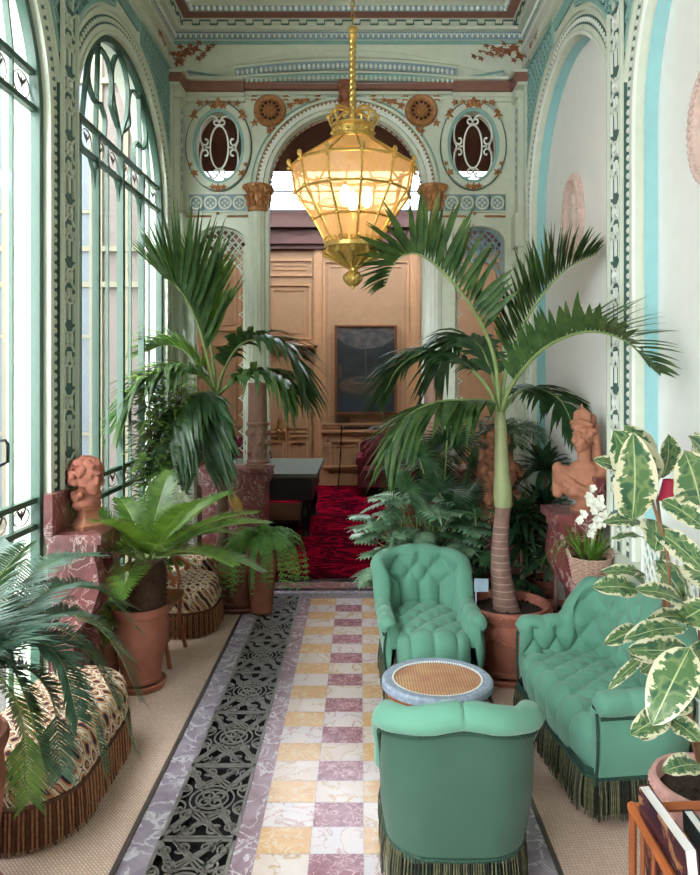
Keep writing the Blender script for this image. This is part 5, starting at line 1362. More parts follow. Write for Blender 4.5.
def pot(parent, x, y, z0, h, rt, rb, mat, rim=0.03, saucer=True, name='pot', garland=False, n=40, relief=0):
    mb = MB(); s_ = 0.035 if saucer else 0.0
    pr = [(0, z0+s_), (rb*0.9, z0+s_), (rb, z0+s_+0.01), (rb*1.02, z0+s_+0.03), (rb*0.97, z0+s_+0.04), (rb+(rt-rb)*0.45, z0+h*0.45), (rb+(rt-rb)*0.8, z0+h*0.72), (rt*0.90, z0+h-0.085), (rt*0.93, z0+h-0.075), (rt*0.93, z0+h-0.06), (rt*0.97, z0+h-0.055), (rt, z0+h-0.035), (rt*1.0, z0+h-0.012), (rt*0.97, z0+h), (rt*0.90, z0+h), (rt*0.87, z0+h-0.02), (rt*0.84, z0+h-0.08)]
    mb.lathe(pr, (x, y, 0), n)
    if garland:
        rg = rb+(rt-rb)*0.78
        for k in range(6):
            a0 = 2*PI*k/6
            for q in range(13):
                f = q/12; a = a0+f*2*PI/6; z = z0+h*0.68-0.045*math.sin(PI*f); rr_ = rb+(rt-rb)*min(1, (z-z0)/h*1.05)*0.98+0.004
                mb.ball((x+rr_*math.cos(a), y+rr_*math.sin(a), z), 0.012+0.006*math.sin(PI*f), 0, 6, 4)
            a = a0; rr_ = rt*0.92; mb.ball((x+rr_*math.cos(a), y+rr_*math.sin(a), z0+h*0.72), 0.024, 0, 8, 5, (1, 1, 1.4))
        for q in range(40): 
            a = 2*PI*q/40; mb.ball((x+rt*1.0*math.cos(a), y+rt*1.0*math.sin(a), z0+h-0.025), 0.014, 0, 6, 4, (1, 1, 0.8))
    if relief:
        for q in range(relief):
            a = 2*PI*q/relief; mb.ball((x+rt*1.0*math.cos(a), y+rt*1.0*math.sin(a), z0+h-0.028), 0.009, 0, 6, 4); 
    o = mb.build(name, mat, parent)
    sb = MB(); sb.lathe([(0, z0+h-0.05), (rt*0.5, z0+h-0.045), (rt*0.86, z0+h-0.055)], (x, y, 0), 24)
    r_ = random.Random(1)
    for q in range(60): a = r_.uniform(0, 6.28); d = rt*0.8*math.sqrt(r_.random()); sb.ball((x+d*math.cos(a), y+d*math.sin(a), z0+h-0.047), r_.uniform(0.006, 0.014), 0, 5, 3)
    sb.build('soil', SOIL, parent)
    if saucer:
        m2_ = MB(); m2_.lathe([(0, z0), (rb*1.15, z0), (rb*1.28, z0+0.035), (rb*1.24, z0+0.04), (rb*1.1, z0+0.03), (0, z0+0.03)], (x, y, 0), 32); m2_.build('saucer', mat, parent)
    return o
# ---------------------------------------------------------------- the tall palm on the right
PXr, PYr = (507-VX)*4.45/F, 4.45
t = thing('potted_palm', 'tall arching palm with ringed trunk in a garlanded terracotta pot, right of the armchair', 'potted palm', (PXr, PYr, 0.007), 0, 'arching palms in terracotta pots')
pot(t, PXr, PYr, 0.007, 0.46, 0.272, 0.185, TERRA, garland=True, saucer=True)
cr = P(500, 412, 4.45)
mb = MB(); base = Vector((PXr, PYr, 0.41)); top = Vector((cr.x+0.02, PYr, 1.07))
rows = []
for q in range(90):
    f = q/89; c = base.lerp(top, f)+Vector((-0.03*math.sin(PI*f), 0, 0))
    r = 0.048+0.038*(1-f)**1.8; r *= 1+0.03*(1 if (f*14) % 1 < 0.18 else 0)
    rows.append([c+Vector((r*math.cos(2*PI*j/20), r*math.sin(2*PI*j/20), 0)) for j in range(20)])
mb.grid(rows, lambda a, b: 1 if (a/89*15) % 1 < 0.14 else 0, closed=True); mb.build('ringed_trunk', [BARK, mk('pale ring scar', srgb(168, 138, 126), .8)], t)
mb = MB(); rows = []
for q in range(40):
    f = q/39; c = top.lerp(cr, f); r = 0.056-0.022*f+0.006*math.sin(PI*min(1, f*3))
    rows.append([c+Vector((r*math.cos(2*PI*j/16), r*math.sin(2*PI*j/16), 0)) for j in range(16)])
mb.grid(rows, closed=True); mb.build('crownshaft', SHAFTG, t)
FR = dict(n=38, w=0.054, r0=0.016)
def fp(l): return [P(*q) for q in l]
c0 = (500, 415, 4.45)
frond(t, fp([c0, (494, 357, 4.42), (473, 309, 4.38), (444, 273, 4.34), (418, 254, 4.32), (397, 260, 4.31), (384, 288, 4.30)]), L=0.40, mat=PALM, lat=0.45, fwd=0.45, upk=0.85, droop=0.12, t0=0.25, seed=1, prof=lambda t: 0.85+0.35*math.sin(PI*t)-0.62*t**3, **FR)
frond(t, fp([c0, (507, 366, 4.5), (522, 328, 4.48), (543, 294, 4.45), (568, 268, 4.42), (597, 254, 4.36)]), L=0.40, mat=PALM, lat=0.42, fwd=0.70, upk=0.70, droop=0.10, t0=0.25, seed=2, prof=lambda t: 0.8+0.35*math.sin(PI*t)-0.6*t**3, **FR)
frond(t, fp([c0, (512, 385, 4.36), (542, 350, 4.02), (584, 332, 3.68), (624, 340, 3.40), (656, 372, 3.20)]), L=0.31, mat=PALM, lat=0.65, fwd=0.9, upk=0.65, droop=0.12, t0=0.22, seed=3, prof=lambda t: 0.8+0.35*math.sin(PI*t)-0.5*t**3, n=36, w=0.040, r0=0.016)
frond(t, fp([c0, (490, 402, 4.40), (466, 400, 4.3), (434, 403, 4.2), (406, 418, 4.12), (388, 452, 4.06)]), L=0.36, mat=PALM, lat=0.75, fwd=0.8, upk=0.10, droop=0.6, t0=0.15, seed=4, tipdown=1.5, **FR)
frond(t, fp([c0, (488, 388, 4.5), (462, 362, 4.62), (428, 352, 4.72), (400, 366, 4.8), (385, 392, 4.84)]), L=0.38, mat=PALM2, lat=0.7, fwd=0.6, upk=0.25, droop=0.55, t0=0.3, seed=5, **FR)
frond(t, fp([c0, (495, 385, 4.6), (478, 345, 4.8), (452, 340, 4.95), (438, 370, 5.02)]), L=0.42, mat=PALM2, lat=0.6, fwd=0.5, upk=0.2, droop=0.6, t0=0.3, seed=15, **FR)
frond(t, fp([c0, (515, 395, 4.62), (535, 388, 4.85), (560, 400, 5.0), (575, 430, 5.06)]), L=0.34, mat=PALM2, lat=0.7, fwd=0.5, upk=0.2, droop=0.5, t0=0.3, seed=6, **FR)
mb = MB(); x, y = P(476, 590, 4.3).x, 4.30
mb.box((x-0.004, y, 0.40), (x+0.004, y+0.004, 0.58)); mb.box((x-0.01, y-0.002, 0.575), (x+0.075, y+0.004, 0.655)); mb.build('plant_label', mk('grey label', srgb(150, 170, 185), .4), t, smooth=False)
# ---------------------------------------------------------------- the big palm on the left
lx, ly = P(222, 520, 5.72).x, 5.72
potx = P(238, 560, 5.75).x
t = thing('potted_palm', 'broad arching palm by the left column and windows, in a brown pot on the carpet', 'potted palm', (potx, 5.75, 0.007), 0, 'arching palms in terracotta pots')
pot(t, potx, 5.75, 0.007, 0.46, 0.21, 0.17, mk('brown glazed pot', srgb(120, 72, 56), .4, var=.3), saucer=True)
cr = P(217, 392, 5.70)
mb = MB(); rows = []; b0 = Vector((lx, ly, 0.42))
for q in range(80):
    f = q/79; c = b0.lerp(cr, f)+Vector((0.02*math.sin(PI*f), 0, 0)); r = (0.05-0.012*f)*(1+0.03*(1 if (f*18) % 1 < 0.2 else 0))
    rows.append([c+Vector((r*math.cos(2*PI*j/16), r*math.sin(2*PI*j/16), 0)) for j in range(16)])
mb.grid(rows, lambda a, b: 0 if a < 44 else 1, closed=True); mb.build('ringed_trunk', [BARK, SHAFTG], t)
c0 = (217, 396, 5.70); FR = dict(n=38, w=0.056, r0=0.016)
frond(t, fp([c0, (208, 360, 5.66), (196, 320, 5.60), (180, 290, 5.52), (162, 276, 5.44)]), L=0.75, mat=PALM, lat=0.45, fwd=0.75, upk=0.45, droop=0.05, t0=0.3, seed=11, prof=lambda t: 0.8+0.3*math.sin(PI*t)-0.4*t**3, **FR)
frond(t, fp([c0, (212, 352, 5.76), (205, 318, 5.8), (200, 290, 5.84), (190, 268, 5.86)]), L=0.66, mat=PALML, lat=0.5, fwd=0.9, upk=0.3, droop=0.05, t0=0.3, seed=12, prof=lambda t: 0.9-0.4*t**3, **FR)
frond(t, fp([c0, (224, 370, 5.66), (240, 345, 5.6), (262, 340, 5.52), (288, 352, 5.44), (304, 392, 5.38)]), L=0.46, mat=PALM2, lat=0.6, fwd=0.6, upk=0.35, droop=0.55, t0=0.22, seed=13, **FR)
frond(t, fp([c0, (232, 383, 5.6), (252, 374, 5.5), (276, 376, 5.4), (292, 392, 5.32)]), L=0.44, mat=PALM, lat=0.6, fwd=0.5, upk=0.3, droop=0.65, t0=0.25, seed=14, **FR)
frond(t, fp([c0, (204, 378, 5.6), (184, 368, 5.45), (160, 372, 5.3), (138, 388, 5.2), (122, 420, 5.12)]), L=0.44, mat=PALM, lat=0.7, fwd=0.55, upk=0.3, droop=0.55, t0=0.2, seed=16, **FR)
frond(t, fp([c0, (206, 392, 5.5), (190, 396, 5.35), (176, 412, 5.22), (170, 440, 5.15)]), L=0.42, mat=PALM2, lat=0.7, fwd=0.5, upk=0.1, droop=0.9, t0=0.2, seed=17, tipdown=1.5, **FR)
frond(t, fp([c0, (213, 396, 5.5), (207, 408, 5.36), (203, 430, 5.28), (203, 455, 5.24)]), L=0.36, mat=PALM2, lat=0.7, fwd=0.45, upk=0.1, droop=0.8, t0=0.2, seed=18, tipdown=1.5, **FR)
frond(t, fp([c0, (206, 376, 5.7), (186, 352, 5.7), (166, 345, 5.7), (146, 352, 5.7)]), L=0.40, mat=PALML, lat=0.6, fwd=0.7, upk=0.4, droop=0.3, t0=0.25, seed=19, **FR)
mb = MB(); p0 = P(229, 494, 5.52)
mb.ball(p0+Vector((0.05, 0, -0.07)), 0.06, 0, 12, 8, (0.75, 0.6, 1.5), Matrix.Rotation(-0.5, 3, 'Y')); tag(mb.build('dry_palm_sheath', mk('ochre husk', srgb(196, 150, 84), .6, var=.2)), 'ochre husk-like piece tucked above the fern at the palm trunk', 'husk')
# fern spilling over the pot
def fern(t, cx, cy, cz, n, L, mat, seed=0, arch_=0.5):
    r_ = random.Random(seed)
    for k in range(n):
        a = 2*PI*k/n+r_.uniform(-.2, .2); l = L*r_.uniform(0.7, 1.1); el = r_.uniform(0.2, 1.0)
        d = Vector((math.cos(a), math.sin(a), 0)); o = Vector((cx, cy, cz))
        pts = [o, o+d*l*0.35+Vector((0, 0, l*0.45*el)), o+d*l*0.7+Vector((0, 0, l*0.4*el)), o+d*l*0.95+Vector((0, 0, -l*0.15*(1-el))), o+d*l*1.05+Vector((0, 0, -l*arch_))]
        frond(t, pts, 26, L*0.2, 0.012, mat, 0.003, 0.9, 0.25, 0.05, 0.3, 0.05, seed=seed+k, K=2, name='frond', prof=lambda t: 1-0.7*t, smat=mat)
fx_, fy_ = P(262, 545, 5.5).x, 5.52
t = thing('potted_fern', 'bushy green fern spilling in front of the left marble pedestal', 'potted fern', (fx_, fy_+0.05, 0.007))
pot(t, fx_-0.02, fy_+0.1, 0.007, 0.54, 0.13, 0.09, TERRA, saucer=False)
fern(t, fx_-0.02, fy_+0.08, 0.56, 74, 0.33, FERN, 40, 0.95)
# ---------------------------------------------------------------- cycads
def cycad(t, o, n, L, lw, lL, mat, seed, el0=0.15, el1=1.2, arange=(0, 2*PI), npf=44, droop=0.1, curve=0.55, matb=None):
    r_ = random.Random(seed)
    for k in range(n):
        a = arange[0]+(arange[1]-arange[0])*(k*0.381966 % 1.0); e = el0+(el1-el0)*((k+0.5)/n); l = L*r_.uniform(0.88, 1.08)
        d = Vector((math.cos(a), math.sin(a), 0)); pts = []
        for q in range(6):
            f = q/5; ang = e-curve*f*(1.1-0.3*e); 
            pts.append((pts[-1] if pts else o)+((d*math.cos(ang)+Vector((0, 0, math.sin(ang))))*l/5 if q else d*0.02))
        frond(t, pts, npf, lL, lw, matb if (matb and k % 3 == 0) else mat, 0.006, 0.9, 0.55, 0.32, droop, 0.14, seed=seed+k, K=2, prof=lambda t: (0.35+0.65*math.sin(PI*min(0.95, 0.12+t*0.85)))*(1-0.25*t), jitter=0.03, fold=0.1, taper=0.15)
cx, cy = P(146, 600, 4.28).x, 4.28
t = thing('potted_cycad', 'young fresh-green cycad with rough trunk in a terracotta pot before the wooden chair', 'potted cycad', (cx, cy, 0.007), 0, 'cycads by the windows')
pot(t, cx-0.03, cy, 0.007, 0.50, 0.17, 0.12, TERRA)
mb = MB(); rows = []
r_ = random.Random(9)
for q in range(24):
    f = q/23; r = 0.07+0.045*math.sin(PI*(0.15+0.75*f)); z = 0.44+0.33*f
    rows.append([Vector((cx+0.01*f+r*(1+0.12*((j+q) % 2))*math.cos(2*PI*j/22), cy+r*(1+0.12*((j+q) % 2))*math.sin(2*PI*j/22), z)) for j in range(22)])
mb.grid(rows, closed=True); mb.fan(rows[-1], Vector((cx, cy, 0.79))); mb.build('rough_trunk', CONE, t, ang=0.3)
cycad(t, Vector((cx+0.01, cy, 0.77)), 20, 0.74, 0.016, 0.17, SAGO_G, 60, 0.38, 1.1, npf=56, droop=0.08, curve=0.85)
cx, cy = -1.36, 2.62
t = thing('potted_cycad', 'large blue-green cycad spreading from the left edge over the near ottoman', 'potted cycad', (cx, cy-0.15, 0.007), 0, 'cycads by the windows')
pot(t, cx-0.10, cy-0.15, 0.007, 0.62, 0.2, 0.15, TERRA)
mb = MB(); mb.lathe([(0.09, 0.58), (0.1, 0.68), (0.09, 0.80), (0.05, 0.86), (0.0, 0.87)], (cx-0.1, cy-0.15, 0), 20); mb.build('rough_trunk', CONE, t)
O = Vector((cx-0.10, cy-0.15, 0.85))
def rel(px, py, Y): return P(px, py, Y)
fr_px = [[(-20, 640, 2.5), (20, 585, 2.75), (60, 560, 3.0), (98, 555, 3.15)], [(-10, 650, 2.5), (40, 596, 2.75), (90, 588, 3.0), (128, 606, 3.15)],
         [(-20, 650, 2.45), (40, 618, 2.65), (88, 618, 2.8), (132, 660, 2.9)], [(-20, 660, 2.45), (40, 640, 2.6), (86, 652, 2.7), (118, 705, 2.75)],
         [(-20, 670, 2.4), (24, 668, 2.55), (52, 700, 2.6), (62, 775, 2.62)], [(-20, 660, 2.4), (10, 690, 2.5), (24, 730, 2.55), (30, 800, 2.56)],
         [(-30, 640, 2.4), (-14, 590, 2.6), (-4, 560, 2.75), (10, 545, 2.85)], [(-20, 650, 2.5), (60, 612, 2.95), (110, 640, 3.15), (140, 700, 3.25)],
         [(-20, 650, 2.4), (25, 640, 2.5), (60, 660, 2.5), (78, 720, 2.48)], [(-30, 650, 2.45), (12, 620, 2.7), (52, 600, 2.95), (84, 622, 3.1)],
         [(-10, 645, 2.45), (50, 625, 2.6), (104, 668, 2.72), (136, 752, 2.78)], [(-10, 650, 2.4), (40, 640, 2.5), (84, 690, 2.58), (104, 770, 2.6)], [(-20, 655, 2.38), (6, 660, 2.45), (26, 700, 2.48), (46, 770, 2.5)], [(-10, 640, 2.5), (50, 590, 2.8), (100, 590, 3.0), (138, 630, 3.1)]]
for k, l in enumerate(fr_px):
    pts = [O, O.lerp(P(*l[0]), 0.5)+Vector((0, 0, 0.04))]+[P(*q) for q in l]
    frond(t, pts, 84, 0.18, 0.013, SAGO_G if k in (5,) else SAGO, 0.006, 0.9, 0.5, 0.25, 0.15, 0.16, seed=80+k, K=2, prof=lambda t: (0.45+0.55*math.sin(PI*min(0.95, 0.1+t*0.85)))*(1-0.2*t), jitter=0.04, fold=0.1, taper=0.15)
cycad(t, O, 7, 0.7, 0.011, 0.16, SAGO, 120, 0.5, 1.2, arange=(PI*0.75, PI*1.9), npf=50)
# ---------------------------------------------------------------- climbing shrub, white orchid, low filler plants (left)
def bush(name, label, cat, o, r, h, n, L, w, mat, seed, stems=6, droop=0.3, potr=0.14, poth=0.3, potmat=None, group=None, flowers=None, zbase=0.007, K=3, low=0.15):
    t = thing(name, label, cat, (o[0], o[1], zbase), 0, group); r_ = random.Random(seed)
    pot(t, o[0], o[1], zbase, poth, potr, potr*0.75, potmat or TERRA, saucer=False)
    sm = MB(); lf = MB()
    for s_ in range(stems):
        a = r_.uniform(0, 6.28); q = r*r_.uniform(0.1, 0.6); pts = [Vector((o[0], o[1], zbase+poth-0.05)), Vector((o[0]+math.cos(a)*q*0.6, o[1]+math.sin(a)*q*0.6, zbase+poth+(h-poth)*0.45)), Vector((o[0]+math.cos(a)*q, o[1]+math.sin(a)*q, zbase+h*r_.uniform(0.85, 1)))]
        pp = cat_rom(pts, 20); sm.tube(pp, [0.007*(1-0.6*i/20) for i in range(21)], 5)
        for k in range(n//stems):
            f = r_.uniform(low, 1); c = pp[int(f*20)]; a = r_.uniform(0, 6.28); rad = r*r_.uniform(0.1, 1.0)*(1-0.3*f)
            d = Vector((math.cos(a), math.sin(a), r_.uniform(-0.2, 0.7))); c2 = c+Vector((math.cos(a)*rad*0.7, math.sin(a)*rad*0.7, r_.uniform(-0.03, 0.03)))
            blade(lf, c2, d, Vector((0, 0, 1)), L*r_.uniform(0.7, 1.2), w*r_.uniform(0.8, 1.2), droop, K, 0, 0.2, 0, 0.45)
    sm.build('stems', mk('twig', srgb(110, 84, 56), .8), t); lf.build('foliage', mat, t, ang=None); return t
so = P(160, 500, 5.25)
bush('climbing_shrub', 'tall climbing shrub with small green leaves against the window bars', 'shrub', (so.x+0.02, 5.25), 0.26, 2.05, 2000, 0.085, 0.042, leafmat('small leaf', srgb(84, 128, 66), srgb(160, 180, 104), .4, .4), 5, 9, potr=0.16, poth=0.3)
mb = MB(); tf = P(178, 470, 4.7)
t = thing('white_orchid', 'white flowers rising from dark leaves behind the young cycad', 'flowers', (-1.40, 4.71, 0.415))
pot(t, -1.40, 4.71, 0.415, 0.2, 0.10, 0.08, TERRA, saucer=False)
def blossoms(m, cs, r, seed=1):
    r_ = random.Random(seed)
    for c in cs:
        for k in range(6):
            a = 2*PI*k/6; d = Vector((math.cos(a), r_.uniform(-1, 0.2), math.sin(a)))
            blade(m, Vector(c), d, Vector((0, -1, 0.2)), r*r_.uniform(0.8, 1.2), r*0.9, 0.1, 3, 0, 0.3, 0, 0.5)
blossoms(mb, [P(a, b, 4.77) for a, b in ((177, 490), (182, 496), (173, 494), (186, 502), (180, 505), (190, 508), (184, 512), (176, 502))], 0.05)
mb.build('petals', PETAL, t, ang=None)
mb = MB(); mb.tube(cat_rom([(-1.40, 4.71, 0.58), (-1.36, 4.73, 0.85), P(182, 500, 4.77)], 10), 0.006, 6); mb.build('stem', STALK, t)
mb = MB(); r_ = random.Random(4)
for k in range(14): a = r_.uniform(0, 6.28); blade(mb, Vector((-1.40, 4.71, 0.58)), Vector((math.cos(a), math.sin(a), 1.2)), Vector((0, 0, 1)), 0.30, 0.06, 0.3, 6)
mb.build('leaves', DARKLEAF, t, ang=None)
so = P(118, 600, 4.2)
bush('potted_foliage', 'low dark and yellow-green foliage under the bust console', 'plant', (-1.56, 4.3), 0.16, 0.62, 160, 0.15, 0.05, leafmat('mixed leaf', srgb(48, 84, 40), srgb(150, 150, 70), .4, .2), 8, 5, potr=0.10, poth=0.3)
# ---------------------------------------------------------------- understory on the right
DR = dict(potr=0.16, poth=0.32)
def rosette(t, o, n, L, w, mat, seed, el=(0.1, 1.3), droop=0.5, K=6, name='leaves', fold=0.3):
    mb = MB(); r_ = random.Random(seed)
    for k in range(n):
        a = 2.39996*k; e = el[0]+(el[1]-el[0])*k/n
        d = Vector((math.cos(a)*math.cos(e), math.sin(a)*math.cos(e), math.sin(e)))
        blade(mb, Vector(o), d, Vector((0, 0, 1)), L*r_.uniform(0.8, 1.1), w, droop*r_.uniform(0.6, 1.3), K, 0, fold, 0, 0.35)
    return mb.build(name, mat, t, ang=None)
def lobed_leaf(mb, c, d, up, L, m=0, lobes=7):
    """deeply cut philodendron leaf"""
    d = d.normalized(); sd = d.cross(up).normalized(); n_ = sd.cross(d)
    blade(mb, c, d, up, L, L*0.22, 0.3, 4, m, 0.1, 0, 0.3)
    for k in range(lobes):
        f = 0.02+0.72*k/lobes
        for e in (-1, 1):
            dd = d*(-0.25+1.1*f)+sd*e*(1.0-0.35*f)
            blade(mb, c+d*L*f+Vector((0, 0, -0.3*L*f*f)), dd, n_, L*(0.58-0.30*abs(f-0.25)), L*0.19, 0.25, 3, m, 0.15, 0, 0.45)
def philo(label, o, n, R, h, L, seed, mat, cat='philodendron', ba=(0, 2*PI), potr=0.15, poth=0.3):
    t = thing('potted_philodendron', label, cat, (o[0], o[1], 0.007), 0); r_ = random.Random(seed)
    pot(t, o[0], o[1], 0.007, poth, potr, potr*0.75, TERRA, saucer=False)
    st = MB(); lf = MB()
    for k in range(n):
        a = ba[0]+(ba[1]-ba[0])*((k*0.618) % 1); rad = R*math.sqrt(r_.uniform(0.05, 1)); z = poth+(h-poth)*r_.uniform(0.15, 1)*(1-0.35*(rad/R)**2)
        if o[1]+math.sin(a)*rad < 4.92: a = -a
        tip = Vector((o[0]+math.cos(a)*rad, o[1]+math.sin(a)*rad, z)); b = Vector((o[0], o[1], poth-0.03))
        st.tube(cat_rom([b, b.lerp(tip, 0.5)+Vector((0, 0, 0.08)), tip], 8), 0.004, 5)
        lobed_leaf(lf, tip, Vector((math.cos(a), math.sin(a)-0.3, r_.uniform(-0.3, 0.25))), Vector((0, 0, 1)), L*r_.uniform(0.8, 1.2))
    st.build('stems', STALK, t); lf.build('foliage', mat, t, ang=None); return t
philo('silvery deeply lobed philodendron behind the facing armchair', (0.46, 5.18), 120, 0.42, 1.18, 0.21, 21, SILVER)
philo('darker lobed philodendron between pedestal and palm trunk', (0.86, 5.1), 70, 0.30, 1.0, 0.19, 22, leafmat('mid green lobed', srgb(50, 92, 62), srgb(96, 140, 96), .3, .15, spec=.6))
# fine-leaved date palm behind
t = thing('potted_date_palm', 'feathery dark green palm rising before the right column', 'potted palm', (0.66, 5.75, 0.007))
pot(t, 0.66, 5.75, 0.007, 0.4, 0.18, 0.14, TERRA, saucer=False)
mb = MB(); mb.lathe([(0.05, 0.36), (0.045, 0.9), (0.04, 1.22)], (0.66, 5.75, 0), 14); mb.build('trunk', BARK, t)
r_ = random.Random(31)
for k in range(20):
    a = 2*PI*k/20+r_.uniform(-.15, .15); el = r_.uniform(0.3, 1.35); l = r_.uniform(0.5, 0.72); d = Vector((math.cos(a), math.sin(a)*0.8, 0)); o = Vector((0.66, 5.75, 1.22)); pts = [o]
    for q in range(1, 6): ang = el-1.5*q/5; pts.append(pts[-1]+(d*math.cos(ang)+Vector((0, 0, math.sin(ang))))*l/5)
    frond(t, pts, 30, 0.22, 0.011, DARKLEAF if k % 2 else PALM2, 0.005, 0.8, 0.7, 0.2, 0.3, 0.12, seed=300+k, K=3)
# small fan palm with fine radiating leaves
t = thing('potted_fan_palm', 'dark fan palm with radiating leaves left of the palm trunk', 'potted palm', (0.62, 5.35, 0.007))
pot(t, 0.62, 5.35, 0.007, 0.36, 0.14, 0.11, TERRA, saucer=False)
for k, (px, py, Y) in enumerate(((420, 458, 5.0), (447, 440, 5.1), (470, 470, 5.1), (440, 492, 4.95), (408, 490, 5.0), (462, 500, 5.0))):
    c = P(px, py, Y); mb = MB(); o = Vector((0.62, 5.35, 0.36)); mb.tube(cat_rom([o, o.lerp(c, 0.5)+Vector((0, 0, 0.1)), c], 10), 0.006, 5, 1)
    ax_ = (c-o); ax_.z *= 0.3; ax_.normalize(); up = Vector((0, -0.5, 0.85)); sd = ax_.cross(up).normalized(); f2 = up.cross(sd)
    for q in range(34):
        a = -2.5+5.0*q/33; d = (sd*math.sin(a)+Vector((0, -0.35, 0.75))*math.cos(a)); blade(mb, c, d, Vector((0, -1, 0.3)), 0.26, 0.018, 0.25, 3)
    mb.build('fan_leaf', [DARKLEAF if k % 2 else PALM2, STALK], t, ang=None)
# dark dracaena behind the bust
for k, (px, py, Y, n, L, lab) in enumerate(((545, 470, 5.4, 60, 0.42, 'dark glossy strap-leaved plant behind the terracotta woman'), (522, 520, 5.0, 50, 0.36, 'low dark strap-leaved plant behind the palm pot'), (556, 560, 4.75, 46, 0.34, 'dark strap-leaved plant between palm pot and flower basket'))):
    o = P(px, py, Y); t = thing('strap_leaved_plant', lab, 'plant', (o.x, Y, 0.007), 0, None)
    pot(t, o.x, Y, 0.007, 0.34, 0.13, 0.1, TERRA, saucer=False)
    mb = MB(); mb.tube([(o.x, Y, 0.3), (o.x, Y, o.z)], 0.014, 8); 
    mb.build('stem', BARK, t)
    zz = [o.z, (o.z+0.34)/2+0.1] if o.z > 0.7 else [o.z]
    for z in zz:
        rosette(t, (o.x, Y, z), n, L, 0.055, DARKLEAF, 50+k, (-0.2, 1.35), 0.45)
t = thing('potted_date_palm', 'small feathery palm between the palm crown and the terracotta woman', 'potted palm', (1.2, 5.6, 0.007))
pot(t, 1.2, 5.6, 0.007, 0.4, 0.15, 0.12, TERRA, saucer=False)
mb = MB(); mb.lathe([(0.03, 0.36), (0.025, 1.45)], (1.2, 5.6, 0), 10); mb.build('trunk', BARK, t)
r_ = random.Random(33)
for k in range(12):
    a = 2*PI*k/12; el = r_.uniform(0.3, 1.3); l = r_.uniform(0.36, 0.5); d = Vector((math.cos(a)*0.8, math.sin(a)*0.8, 0)); o = Vector((1.2, 5.6, 1.42)); pts = [o]
    for q in range(1, 6): ang = el-1.6*q/5; pts.append(pts[-1]+(d*math.cos(ang)+Vector((0, 0, math.sin(ang))))*l/5)
    frond(t, pts, 26, 0.15, 0.010, leafmat('grey green frond', srgb(50, 86, 70), srgb(90, 130, 110), .3, .15) if k == 0 else PALM2, 0.004, 0.8, 0.6, 0.2, 0.3, 0.1, seed=400+k, K=2)
# ---------------------------------------------------------------- variegated rubber plant and its pink pot
rx, ry = 1.25, 2.52
t = thing('variegated_rubber_plant', 'cream-edged variegated rubber plant in a pink pot, front right', 'rubber plant', (rx, ry, 0.007))
pot(t, rx, ry, 0.007, 0.44, 0.19, 0.13, TERRA_P, relief=44, saucer=False)
mb = MB()
stems = [[Vector((rx, ry, 0.4)), P(668, 640, 2.5), P(664, 560, 2.5), P(655, 480, 2.52)], [Vector((rx+0.02, ry, 0.4)), P(672, 650, 2.45), P(668, 560, 2.42), P(652, 500, 2.4)], [Vector((rx+0.03, ry+0.02, 0.4)), P(700, 620, 2.5), P(712, 540, 2.5), P(716, 440, 2.5)], [Vector((rx-0.03, ry, 0.4)), P(640, 720, 2.55), P(622, 640, 2.7)]]
for s_ in stems[:3]: mb.tube(cat_rom(s_, 16), [0.010*(1-0.5*i/16) for i in range(17)], 7)
mb.build('stems', mk('brown stem', srgb(120, 86, 60), .7), t)
def ficus(mb, base, tip, w, facing, bend=0.08, K=14, M=8, fold=0.18):
    base, tip, nrm = Vector(base), Vector(tip), Vector(facing).normalized(); d = tip-base; L = d.length; dn = d.normalized(); sd = dn.cross(nrm).normalized(); n_ = sd.cross(dn)
    i0 = len(mb.v); rows = []; luv = mb.a.setdefault('luv', [])
    sx = rnd.uniform(0, 40)
    for k in range(K+1):
        f = k/K; c = base+d*f+n_*(bend*L*math.sin(PI*f)); ww = w/2*(math.sin(PI*min(1, f**0.85))**0.62)+0.0006
        row = []
        for j in range(M+1):
            v = -1+2*j/M; row.append(c+sd*ww*v+n_*(fold*ww*abs(v))+n_*0.004*math.sin(f*17+v*3)*abs(v)); luv.append((f*3+sx, v, sx))
        rows.append(row)
    mb.grid(rows)
lv = [  # base px, tip px, width(px), depth, facing tilt
 ((650, 505), (640, 498, 425), 0), ]
